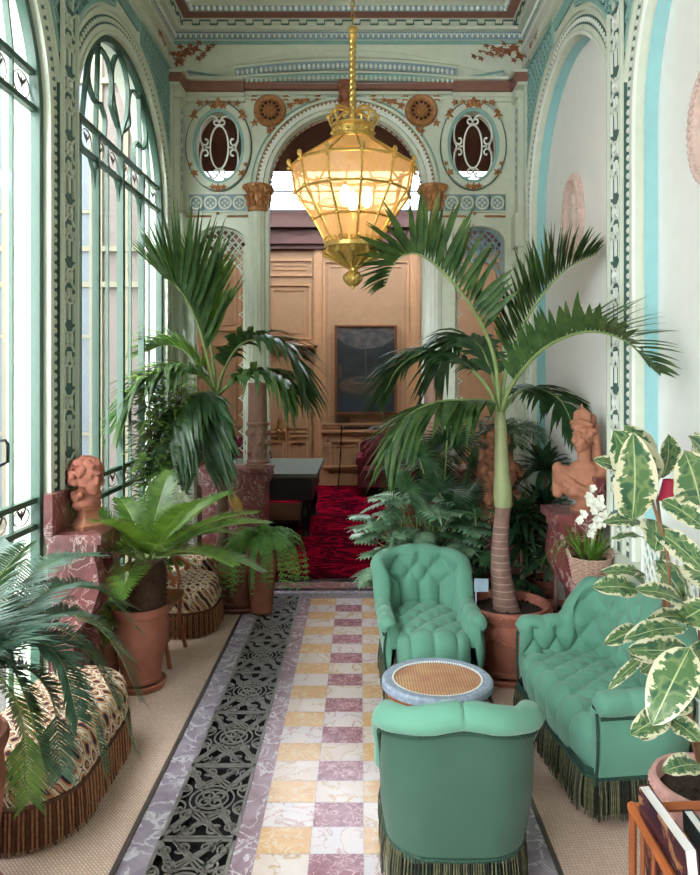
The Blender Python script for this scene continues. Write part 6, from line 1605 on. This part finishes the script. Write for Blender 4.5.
leaves = [((632, 520), (633, 432), 39, 2.45, (-0.1, -1, 0.2)), ((650, 490), (613, 430), 44, 2.5, (-0.2, -1, 0.1)), ((645, 470), (624, 425), 34, 2.58, (0.1, -1, 0.1)), ((636, 478), (592, 460), 20, 2.5, (0, -0.8, 0.6)),
 ((662, 478), (668, 434), 26, 2.6, (0.2, -1, 0.2)), ((700, 505), (684, 450), 44, 2.4, (-0.2, -1, 0.2)), ((712, 470), (688, 436), 26, 2.45, (0.2, -0.8, 0.5)), ((716, 500), (694, 432), 40, 2.55, (0.2, -1, 0.1)), ((642, 523), (602, 523), 15, 2.5, (0, -0.7, 0.7)), ((645, 538), (609, 540), 9, 2.5, (0, -0.4, 0.9)),
 ((655, 520), (655, 552), 34, 2.48, (0, -1, 0.1)), ((662, 500), (706, 530), 26, 2.4, (0, -0.8, 0.6)), ((656, 530), (705, 572), 26, 2.38, (0, -0.8, 0.6)), ((664, 545), (655, 572), 18, 2.45, (0.6, -0.8, 0.1)),
 ((645, 575), (600, 572), 13, 2.45, (0, -0.7, 0.7)), ((638, 590), (592, 588), 22, 2.38, (0, -0.7, 0.6)), ((648, 590), (634, 578), 18, 2.45, (0, -0.6, 0.7)), ((686, 604), (634, 590), 22, 2.35, (0, -0.6, 0.8)), ((684, 602), (655, 560), 30, 2.45, (0.2, -1, 0.2)),
 ((688, 620), (655, 618), 18, 2.4, (0, -0.6, 0.8)), ((684, 628), (624, 640), 22, 2.3, (0, -0.5, 0.85)), ((640, 628), (604, 645), 16, 2.5, (-0.3, -0.8, 0.5)), ((676, 612), (640, 632), 16, 2.42, (0, -0.7, 0.6)), ((690, 652), (626, 650), 24, 2.38, (0, -0.8, 0.4)), ((676, 648), (628, 655), 16, 2.5, (0, -0.9, -0.2)),
 ((692, 660), (650, 690), 30, 2.2, (-0.4, -0.8, 0.3)), ((645, 655), (608, 690), 10, 2.55, (-0.4, -0.8, 0.5)), ((655, 655), (640, 672), 20, 2.5, (0, -1, 0.2)), ((690, 660), (700, 700), 44, 2.3, (-0.1, -1, 0.2)), ((690, 648), (652, 726), 40, 2.15, (-0.5, -0.8, 0.3)),
 ((668, 712), (630, 735), 24, 2.3, (-0.2, -0.8, 0.5)), ((672, 720), (700, 742), 22, 2.3, (0, -0.7, 0.7)), ((690, 700), (652, 716), 24, 2.34, (0, -0.6, 0.8)), ((700, 765), (662, 772), 22, 2.25, (0, -0.5, 0.85)), ((680, 620), (712, 600), 34, 2.4, (0, -1, 0.2)), ((678, 580), (686, 630), 16, 2.46, (0.8, -0.6, 0)), ((690, 560), (712, 590), 34, 2.42, (0, -1, 0.3)),
 ((700, 640), (720, 680), 40, 2.4, (0, -1, 0)), ((668, 560), (690, 600), 14, 2.3, (0.7, -0.7, 0.2)), ((655, 715), (640, 740), 18, 2.4, (0, -1, 0.3))]
mb = MB()
for (b0, t0_, wpx, Y, fc) in leaves:
    B = P(b0[0], b0[1], Y+0.05); T = P(t0_[0], t0_[1], Y-0.04); ficus(mb, B, T, wpx*Y/F*1.1, fc)
mb.build('foliage', FICUS, t, ang=None)
# ---------------------------------------------------------------- basket of white flowers on a plinth
bx, by = P(595, 560, 4.10).x-0.03, 4.10
zb0 = P(595, 583, 4.10).z
t = thing('round_pedestal', 'round pink marble pedestal under the wicker flower basket', 'pedestal', (bx, by, 0.007))
mb = MB(); mb.lathe([(0, 0.007), (0.108, 0.007), (0.108, 0.07), (0.09, 0.1), (0.08, 0.16), (0.085, 0.3), (0.09, zb0-0.14), (0.085, zb0-0.08), (0.1, zb0-0.06), (0.108, zb0-0.03), (0.108, zb0), (0, zb0)], (bx, by, 0), 32); mb.build('shaft', marble('pink marble', srgb(150, 84, 92), srgb(186, 126, 130), srgb(220, 190, 186), 12, .3), t)
t = thing('flower_basket', 'round wicker basket of white flowers and grassy leaves in front of the terracotta woman', 'flower basket', (bx, by, zb0))
wk = mk('pale wicker', srgb(190, 156, 140), 0.75, var=0.2, vs=50)
mb = MB(); H_ = 0.16
for q in range(15):
    z = zb0+0.006+q*0.0108; r = 0.09+0.03*(q/14)
    mb.tube([Vector((bx+(r+0.005*math.cos((j+q)*PI))*math.cos(2*PI*j/32), by+(r+0.005*math.cos((j+q)*PI))*math.sin(2*PI*j/32), z)) for j in range(32)], 0.0052, 5, closed=True)
for j in range(24):
    a = 2*PI*j/24; mb.tube([(bx+0.088*math.cos(a), by+0.088*math.sin(a), zb0), (bx+0.121*math.cos(a), by+0.121*math.sin(a), zb0+H_)], 0.004, 4)
mb.lathe([(0, zb0+0.004), (0.080, zb0+0.004), (0.104, zb0+H_-0.02), (0.0, zb0+H_-0.03)], (bx, by, 0), 24, 1)
mb.build('wicker_bowl', [wk, DWOOD], t)
for e in (-1, 1):
    mb = MB(); mb.tube([Vector((bx+e*0.122+e*0.012*math.sin(a), by+0.035*math.cos(a), zb0+H_+0.035*math.sin(a))) for a in [PI*i/10 for i in range(11)]], 0.007, 6); mb.build('handle', wk, t)
mb = MB(); r_ = random.Random(12)
for k in range(46):
    a = r_.uniform(0, 6.28); e = r_.uniform(0.6, 1.5); blade(mb, Vector((bx+0.05*math.cos(a), by+0.05*math.sin(a), zb0+H_-0.02)), Vector((math.cos(a)*math.cos(e), math.sin(a)*math.cos(e), math.sin(e))), Vector((0, 0, 1)), r_.uniform(0.18, 0.32), 0.016, r_.uniform(0.1, 0.5), 6)
for (px, py) in ((548, 575), (560, 572), (540, 568), (553, 560)):
    T = P(px, py, 4.1); o = Vector((bx-0.06, by, zb0+H_)); pp = cat_rom([o, o.lerp(T, 0.4)+Vector((0, 0, 0.12)), o.lerp(T, 0.8)+Vector((0, 0, 0.07)), T], 12)
    mb.grid([[p+Vector((0, 0.008*math.sin(PI*min(.97, (i+1)/13)), 0.004)), p, p-Vector((0, 0.008*math.sin(PI*min(.97, (i+1)/13)), -0.004))] for i, p in enumerate(pp)])
mb.build('grassy_leaves', PALML, t, ang=None)
mb = MB(); blossoms(mb, [P(a, b, 4.08) for a, b in ((592, 488), (589, 496), (596, 502), (594, 510), (600, 506), (604, 514), (597, 519), (592, 526), (602, 522), (579, 520), (583, 514), (590, 533), (598, 524), (589, 502), (600, 499))], 0.032, 3); mb.build('petals', PETAL, t, ang=None)
mb = MB(); mb.tube([(bx, by, zb0+H_-0.02), P(597, 530, 4.1), P(592, 490, 4.09)], 0.004, 5); mb.build('stem', STALK, t)
# ---------------------------------------------------------------- busts on marble consoles
def console(label, X, sg, yc, ztop, dep):
    t = thing('marble_console', label, 'console', (X+sg*dep/2, yc, 0.007), 0, 'red marble wall consoles')
    hw = 0.2 if sg > 0 else 0.165
    def B(m, x0, x1, y0, y1, z0, z1): a, b = sorted((X+sg*x0, X+sg*x1)); m.box((a, y0, z0), (b, y1, z1))
    mb = MB(); B(mb, 0.004, dep, yc-hw, yc+hw, ztop-0.05, ztop); B(mb, 0.004, dep-0.03, yc-hw+0.02, yc+hw-0.02, ztop-0.11, ztop-0.05); mb.build('top_slab', REDM, t, smooth=False)
    mb = MB(); B(mb, 0.004, 0.05, yc-hw-0.02, yc+hw+0.02, ztop, ztop+0.22); mb.build('splashback', REDM, t, smooth=False)
    prof = [(0.004, ztop-0.11), (dep-0.05, ztop-0.11), (dep-0.03, ztop-0.2), (dep-0.02, ztop-0.3), (dep-0.06, ztop-0.42), (dep-0.14, ztop-0.52), (dep-0.16, ztop-0.62), (dep-0.12, ztop-0.74), (dep-0.09, 0.1), (dep-0.07, 0.007), (0.004, 0.007)]
    for e in (-1, 1):
        mb = MB(); y0 = yc+e*(hw-0.08)
        mb.plate([(a, b) for a, b in prof], [], lambda a, b, d: Vector((X+sg*a, d, b)), y0-0.05, y0+0.05)
        mb.build('scroll_leg', REDM, t, smooth=False)
    return t
console('red marble console holding the curly terracotta head, between the windows', XL, 1, 3.93, 1.05, 0.30)
console('red marble console under the terracotta woman, on the right wall', XR, -1, 4.41, 1.06, 0.30)
V = Vector
def sculpt(name, blobs, mat, parent, voxel=0.006, smooth=3):
    mb = MB()
    for b in blobs:
        c, r, sc, rot = (list(b)+[None]*4)[:4]
        mb.ball(c, r, 0, 16, 12, sc or (1, 1, 1), rot)
    o = mb.build(name, mat, parent, world=False)
    m = o.modifiers.new('remesh', 'REMESH'); m.mode = 'VOXEL'; m.voxel_size = voxel; m.use_smooth_shade = True
    s_ = o.modifiers.new('smooth', 'SMOOTH'); s_.iterations = smooth; s_.factor = 0.5
    return o
def RX_(a): return Matrix.Rotation(a, 3, 'X')
def RY_(a): return Matrix.Rotation(a, 3, 'Y')
def RZ_(a): return Matrix.Rotation(a, 3, 'Z')
# draped woman with a tall crown of hair, face turned to the left
wz = 1.06
wx = P(592, 480, 4.34).x-0.03
t = thing('terracotta_bust', 'terracotta bust of a draped woman with piled crown of hair, face turned left', 'bust', (wx, 4.40, wz), -0.38)
V = Vector
face = []
hc_ = V((0, 0, 0.46))
face += [(hc_+V((0, 0.01, 0.01)), 0.072, (0.86, 1.05, 1.12)), (hc_+V((0, -0.022, -0.03)), 0.056, (0.88, 0.95, 1.15)), (hc_+V((0, -0.045, -0.078)), 0.024, (1.1, 0.9, 0.8)),
 (hc_+V((0, -0.079, -0.018)), 0.011, (0.8, 1.1, 2.2), RX_(-0.25)), (hc_+V((0, -0.087, -0.034)), 0.010, (1.2, 1, 0.8)), (hc_+V((0, -0.062, 0.022)), 0.03, (1.3, 0.5, 0.5)),
 (hc_+V((-0.026, -0.066, 0.0)), 0.009, (1.4, 0.6, 0.7)), (hc_+V((0.026, -0.066, 0.0)), 0.009, (1.4, 0.6, 0.7)), (hc_+V((0, -0.072, -0.054)), 0.009, (1.9, 0.9, 0.6)), (hc_+V((0, -0.069, -0.063)), 0.009, (1.6, 0.9, 0.6)),
 (hc_+V((-0.034, -0.05, -0.025)), 0.02), (hc_+V((0.034, -0.05, -0.025)), 0.02)]
neck = [(V((0, 0.01, z)), 0.043, (1, 1, 1.2)) for z in (0.30, 0.33, 0.36, 0.39)]
tor = [(V((0, 0.0, 0.20)), 0.10, (1.35, 0.75, 0.95)), (V((-0.11, 0, 0.20)), 0.075, (1, 0.9, 1.0)), (V((0.11, 0, 0.20)), 0.075, (1, 0.9, 1.0)), (V((0, 0.0, 0.13)), 0.10, (1.35, 0.75, 0.8)), (V((-0.05, -0.05, 0.13)), 0.05), (V((0.05, -0.05, 0.13)), 0.05), (V((0, 0, 0.27)), 0.06, (1.5, 0.9, 0.7))]
drape = []
for k in range(16):
    f = k/15; drape.append((V((-0.16+0.30*f, -0.02-0.06*math.sin(PI*f), 0.25-0.14*f-0.03*math.sin(PI*f))), 0.020))
    drape.append((V((-0.17+0.30*f, -0.015-0.065*math.sin(PI*f), 0.21-0.12*f-0.04*math.sin(PI*f))), 0.018))
    drape.append((V((0.15-0.14*f, -0.03-0.05*math.sin(PI*f*0.8), 0.26-0.12*f)), 0.014))
for k in range(10): drape.append((V((-0.16, 0.0, 0.26-0.018*k)), 0.035)); drape.append((V((0.15, 0.02, 0.24-0.014*k)), 0.030))
hair = []
r_ = random.Random(6)
for k in range(70):
    a = r_.uniform(0, 2*PI); e = r_.uniform(-0.3, 1.5); d = V((math.cos(a)*math.cos(e)*0.072, math.sin(a)*math.cos(e)*0.078+0.016, math.sin(e)*0.08+0.03))
    if d.y < -0.03 and d.z < 0.055: continue
    hair.append((hc_+d, r_.uniform(0.014, 0.022)))
for k in range(10): hair.append((hc_+V((0.075, 0.03+0.003*k, 0.0-0.026*k)), 0.020)); hair.append((hc_+V((-0.072, 0.03+0.003*k, 0.0-0.026*k)), 0.020)); hair.append((hc_+V((0, 0.085, 0.02-0.02*k)), 0.032))
for k in range(16): a = PI*k/15; hair.append((hc_+V((0.075*math.cos(a), -0.02-0.03*math.sin(a), 0.075+0.02*math.sin(a))), 0.016))
for k in range(7):
    x = (k-3)*0.018; hair += [(hc_+V((x, -0.015, 0.10+q*0.012+0.03*math.cos(x*25))), 0.014) for q in range(4)]
hair += [(hc_+V((0, -0.02, 0.10+0.014*q)), 0.014-0.0008*q) for q in range(8)]
hair += [(hc_+V((0, 0.03, 0.09)), 0.055, (1, 1, 0.9)), (hc_+V((-0.03, 0.03, 0.11)), 0.035), (hc_+V((0.03, 0.03, 0.11)), 0.035)]
Hr = RZ_(-0.65)
def turn(l, R): return [tuple([R@b[0], b[1], (b[2] if len(b) > 2 else (1, 1, 1)), (R@b[3] if len(b) > 3 else R)]) for b in l]
face = turn(face, Hr); hair = turn(hair, Hr)
tor = [tuple([V((b[0].x*1.05, b[0].y, b[0].z))]+list(b[1:])) for b in tor]; drape = [tuple([V((b[0].x*1.0, b[0].y*1.1, b[0].z))]+list(b[1:])) for b in drape]
bd = sculpt('sculpted_body', face+neck+tor+drape+hair, TERRA_O, t, 0.0045, 2)
mb = MB(); mb.lathe([(0, 0), (0.085, 0), (0.085, 0.015), (0.06, 0.025), (0.045, 0.05), (0.05, 0.08), (0.07, 0.10), (0, 0.1)], (0, 0, 0), 24); mb.build('socle', TERRA_O, t, world=False)
# curly head on the left console, turned away toward the glass
t = thing('terracotta_bust', 'terracotta curly-haired head on a square socle, turned toward the window glass', 'bust', (P(88, 500, 3.93).x, 3.93, 1.05), 0.9)
hc_ = V((0.0, 0.0, 0.29)); bl = [(hc_, 0.078, (0.9, 1.1, 1.15)), (hc_+V((0, -0.05, -0.05)), 0.045, (0.9, 1, 1.2)), (hc_+V((0, -0.096, -0.02)), 0.011, (0.8, 1.1, 2.2)), (hc_+V((0, -0.085, -0.055)), 0.01, (1.8, 1, 0.8)), (hc_+V((0, -0.07, -0.085)), 0.02), (hc_+V((0, -0.08, 0.015)), 0.022, (1.5, 0.6, 0.5))]
bl += [(V((0, 0.02, z)), 0.045) for z in (0.20, 0.17, 0.14)]+[(V((0, 0.01, 0.13)), 0.06, (1.4, 1, 0.7))]
r_ = random.Random(8)
for k in range(150):
    a = r_.uniform(0, 2*PI); e = r_.uniform(-0.7, 1.5); d = V((math.cos(a)*math.cos(e)*0.085, math.sin(a)*math.cos(e)*0.09+0.02, math.sin(e)*0.085+0.01))
    if d.y < -0.045 and d.z < 0.05: continue
    bl.append((hc_+d, r_.uniform(0.012, 0.024)))
for k in range(14): a = -0.6+4.3*k/13; bl.append((V((0.065*math.cos(a), 0.02+0.06*math.sin(a), 0.175+0.012*math.sin(k*2))), 0.022))
sculpt('sculpted_head', bl, TERRA, t, 0.005, 2)
mb = MB(); rows = []
for hw, z in ((0.07, 0.0), (0.07, 0.02), (0.055, 0.03), (0.04, 0.06), (0.04, 0.09), (0.055, 0.115)):
    rows.append([V((-hw, -hw, z)), V((hw, -hw, z)), V((hw, hw, z)), V((-hw, hw, z))])
mb.grid(rows, closed=True); mb.quad(*rows[-1]); mb.build('socle', TERRA_O, t, world=False, smooth=False)
# rough terracotta statue half hidden behind the palm trunk
o = P(492, 470, 5.2)
t = thing('terracotta_statue', 'brown terracotta statue half hidden by leaves behind the right palm trunk', 'statue', (o.x+0.05, 5.25, 0.007), 0.4)
bl = [(V((0, 0, z)), r) for z, r in ((0.84, 0.13), (0.92, 0.14), (1.0, 0.13), (1.08, 0.12), (1.16, 0.14), (1.24, 0.12), (1.30, 0.06))]+[(V((-0.12, -0.03, 1.18)), 0.07), (V((0.12, -0.03, 1.18)), 0.07), (V((0, -0.02, 1.42)), 0.085, (0.9, 1, 1.15)), (V((0, -0.10, 1.40)), 0.016, (1, 1, 1.8)), (V((-0.14, -0.08, 1.04)), 0.05, (1, 1, 1.8)), (V((0.10, -0.12, 0.98)), 0.05, (1.8, 1, 1))]
r_ = random.Random(3)
for k in range(50): a = r_.uniform(0, 6.28); bl.append((V((0.13*math.cos(a), 0.12*math.sin(a), r_.uniform(0.75, 1.22))), r_.uniform(0.02, 0.045), (0.7, 0.7, 2.0)))
fig = sculpt('sculpted_figure', bl, mk('weathered terracotta', srgb(142, 92, 66), .85, var=.3, vs=25, bump=.5, bs=60), t, 0.009, 1)
tx = bpy.data.textures.new('rough stone', 'CLOUDS'); tx.noise_scale = 0.09; dm = fig.modifiers.new('rough', 'DISPLACE'); dm.texture = tx; dm.strength = 0.09; dm.mid_level = 0.5
mb = MB(); mb.box((-0.15, -0.15, 0), (0.15, 0.15, 0.7)); mb.box((-0.18, -0.18, 0), (0.18, 0.18, 0.08)); mb.box((-0.18, -0.18, 0.66), (0.18, 0.18, 0.73)); mb.build('plinth', REDM, t, world=False, smooth=False)
# ---------------------------------------------------------------- plaster medallions on the right wall
def medallion(label, yc, zc, ry_, rz_, grp='oval plaster relief medallions'):
    t = thing('relief_medallion', label, 'wall medallion', (XRB, yc, zc-rz_), 0, grp)
    mb = MB(); NXm = V((-1, 0, 0))
    def W(a, b, d): return V((XRB-d, yc+a, zc+b))
    rows = []
    for f, d in ((1.0, 0.0), (1.0, 0.03), (0.95, 0.05), (0.86, 0.045), (0.82, 0.025), (0.78, 0.02)):
        rows.append([W(ry_*f*math.cos(2*PI*j/48), rz_*f*math.sin(2*PI*j/48), d) for j in range(48)])
    mb.grid(rows, closed=True)
    for k in range(44):
        a = 2*PI*k/44; mb.ball(W(ry_*0.93*math.cos(a), rz_*0.93*math.sin(a), 0.045), 0.021, 0, 6, 4, (0.7, 1, 1)); 
        if k % 2: mb.ball(W(ry_*1.0*math.cos(a), rz_*1.0*math.sin(a), 0.02), 0.02, 0, 6, 4)
    mb.build('leafy_frame', CLAYROSE, t)
    mb = MB(); mb.grid([[W(ry_*f*math.cos(2*PI*j/40), rz_*f*math.sin(2*PI*j/40), 0.02) for j in range(40)] for f in (0.8, 0.4, 0.01)], closed=True)
    for (a, b, r, sc) in ((0.0, 0.13, 0.035, (0.6, 1, 1.2)), (0, 0.02, 0.05, (0.4, 1, 1.6)), (0.02, -0.11, 0.045, (0.4, 1.2, 1.6)), (-0.06, 0.05, 0.03, (0.4, 2, 0.8)), (0.06, 0.03, 0.03, (0.4, 1.8, 0.9)), (-0.05, -0.14, 0.03, (0.4, 1, 1.6)), (0.07, -0.15, 0.04, (0.4, 1, 1)), (-0.09, -0.04, 0.035, (0.4, 0.9, 1.8)), (0.1, 0.12, 0.02, (0.4, 1, 2))):
        mb.ball(W(a*ry_/0.21, b*rz_/0.3, 0.02), r, 0, 10, 7, sc)
    mb.build('relief_scene', mk('pale rose plaster', srgb(222, 202, 192), .8, var=.05, bump=.3, bs=80), t)
medallion('oval pinkish relief medallion above the arching palm, in the farther wall arch', 5.18, P(575, 218, 5.18).z, 0.20, 0.31)
medallion('oval pinkish relief medallion cut by the right picture edge, in the nearer wall arch', 3.12, P(0, 122, 3.12).z, 0.20, 0.28)
# ---------------------------------------------------------------- wire plant stand, sconce, magazine rack
t = thing('wire_stand', 'white criss-cross wire stand behind the sofa back', 'stand', (1.40, 3.62, 0.007))
mb = MB()
for y0, y1, x in ((3.45, 3.72, 1.36),):
    pass
wx0, wy = 1.29, 3.72
x0, x1 = 1.42, 1.45
for k in range(-8, 12):
    for s_ in (-1, 1):
        a0 = 3.0+k*0.06; seg = []
        for q in range(40):
            z = 0.5+q*0.0155; y = a0+s_*(z-0.5)*0.7+(0 if s_ > 0 else 0.4)
            if 3.0 <= y <= 3.62: seg.append(V((1.462, y, z)))
        if len(seg) > 1: mb.tube([seg[0], seg[-1]], 0.006, 5)
for z in (0.5, 1.11): mb.tube([(1.462, 3.0, z), (1.462, 3.62, z)], 0.01, 6)
mb.build('lattice_wire', WHITE, t)
for y in (3.0, 3.62):
    mb = MB(); mb.tube([(1.462, y, 0.007), (1.462, y, 1.12)], 0.010, 6); mb.build('post', WHITE, t)
o = P(670, 490, 3.62)
t = thing('wall_sconce', 'small wall lamp with a dark red shade seen through the rubber leaves', 'wall lamp', (XR, 3.87, o.z))
sx_ = XR-0.09; sy_ = 3.60
sx_ = (670-VX)*3.62/F*0.92; sy_ = 3.34
mb = MB(); sh = P(670, 490, sy_); mb.lathe([(0.032, 0.05), (0.055, -0.05)], (sh.x, sy_, sh.z), 20); mb.build('red_shade', mk('dark red shade', srgb(150, 20, 50), .7), t)
mb = MB(); mb.tube([(XRB, sy_+0.02, sh.z-0.12), (sh.x+0.03, sy_, sh.z-0.13), (sh.x, sy_, sh.z-0.09), (sh.x, sy_, sh.z+0.02)], 0.008, 6); mb.ball((XRB-0.006, sy_+0.02, sh.z-0.12), 0.03, 0, 10, 6, (0.3, 1, 1)); mb.build('brass_arm', BRASS, t)
# rack
t = thing('magazine_rack', 'orange-brown wooden rack of books in the bottom right corner', 'rack', (1.08, 2.0, 0.007), 0)
A0, B0 = P(633, 812, 2.22), P(668, 880, 1.98)
z = 0.53
corners = [V((0.865, 2.22, z)), V((1.30, 2.24, z)), V((1.28, 1.80, z)), V((0.845, 1.78, z))]
for k in range(4):
    a, b = corners[k], corners[(k+1) % 4]; d = (b-a).normalized()
    mb = MB(); mb.tube([a-d*0.012, b+d*0.012], 0.014, 8, flat=1.1); mb.build('top_rail', WOODL, t)
    mb = MB(); a2, b2 = V((a.x, a.y, 0.12)), V((b.x, b.y, 0.12)); mb.tube([a2, b2], 0.013, 8); mb.build('bottom_rail', WOODL, t)
    mb = MB(); mb.tube([V((a.x, a.y, 0.007)), a], 0.013, 8); mb.build('leg', WOOD, t)
    n = 5
    for q in range(1, n):
        c = a.lerp(b, q/n); mb = MB(); mb.tube([V((c.x, c.y, 0.12)), c], 0.007, 6); mb.build('slat', WOOD, t)
mb = MB(); mb.box((0.85, 1.79, 0.115), (1.29, 2.23, 0.128)); mb.build('base_board', WOOD, t, smooth=False)
c = V((1.07, 2.01, 0)); mb = MB(); mb.tube([V((1.09, 2.23, 0.44)), V((1.07, 1.79, 0.44))], 0.012, 8); mb.build('divider_rail', WOODL, t)
def coverart(name, c1, c2, c3, sc):
    g = N(name); co = g.coord(); n1 = g.noise(co, sc, 3, .6, 1.5); g.base(g.ramp(n1, [(0.4, c1), (0.55, c2), (0.68, c3)])); g.b.inputs['Roughness'].default_value = 0.25; return g.m
def book(label, x, y, zb, th, wd, ht, tilt, cover, rz):
    t = thing('book', label, 'book', (x, y, zb), rz, 'books in the wooden rack')
    R_ = Matrix.Rotation(tilt, 3, 'Y')
    mb = MB(); mb.box((-th/2+0.003, -wd/2+0.004, 0.003), (th/2-0.003, wd/2-0.002, ht-0.003), 0, R_, (0, 0, 0)); mb.build('page_block', mk('book pages', srgb(232, 230, 228), .8, var=.03), t, world=False, smooth=False)
    mb = MB()
    mb.box((-th/2, -wd/2, 0), (-th/2+0.003, wd/2, ht), 0, R_, (0, 0, 0)); mb.box((th/2-0.003, -wd/2, 0), (th/2, wd/2, ht), 0, R_, (0, 0, 0)); mb.box((-th/2, wd/2-0.003, 0), (th/2, wd/2, ht), 0, R_, (0, 0, 0))
    mb.build('cover', cover, t, world=False, smooth=False)
book('tall book with a dark purple-brown cover and thick white pages, sticking out of the rack', 0.93, 2.02, 0.135, 0.035, 0.30, 0.50, -0.10, coverart('plum cover', srgb(60, 34, 48), srgb(84, 50, 56), srgb(190, 140, 100), 9), 0.02)
book('dark teal book beside the tall one, at the picture edge', 1.02, 2.0, 0.135, 0.03, 0.28, 0.44, -0.05, coverart('teal cover', srgb(18, 44, 50), srgb(30, 62, 66), srgb(40, 70, 76), 9), -0.02)
book('brown-covered book standing farthest right in the rack', 1.16, 1.99, 0.135, 0.03, 0.28, 0.40, 0.04, coverart('brown cover', srgb(70, 44, 30), srgb(96, 60, 40), srgb(150, 110, 80), 9), 0.0)
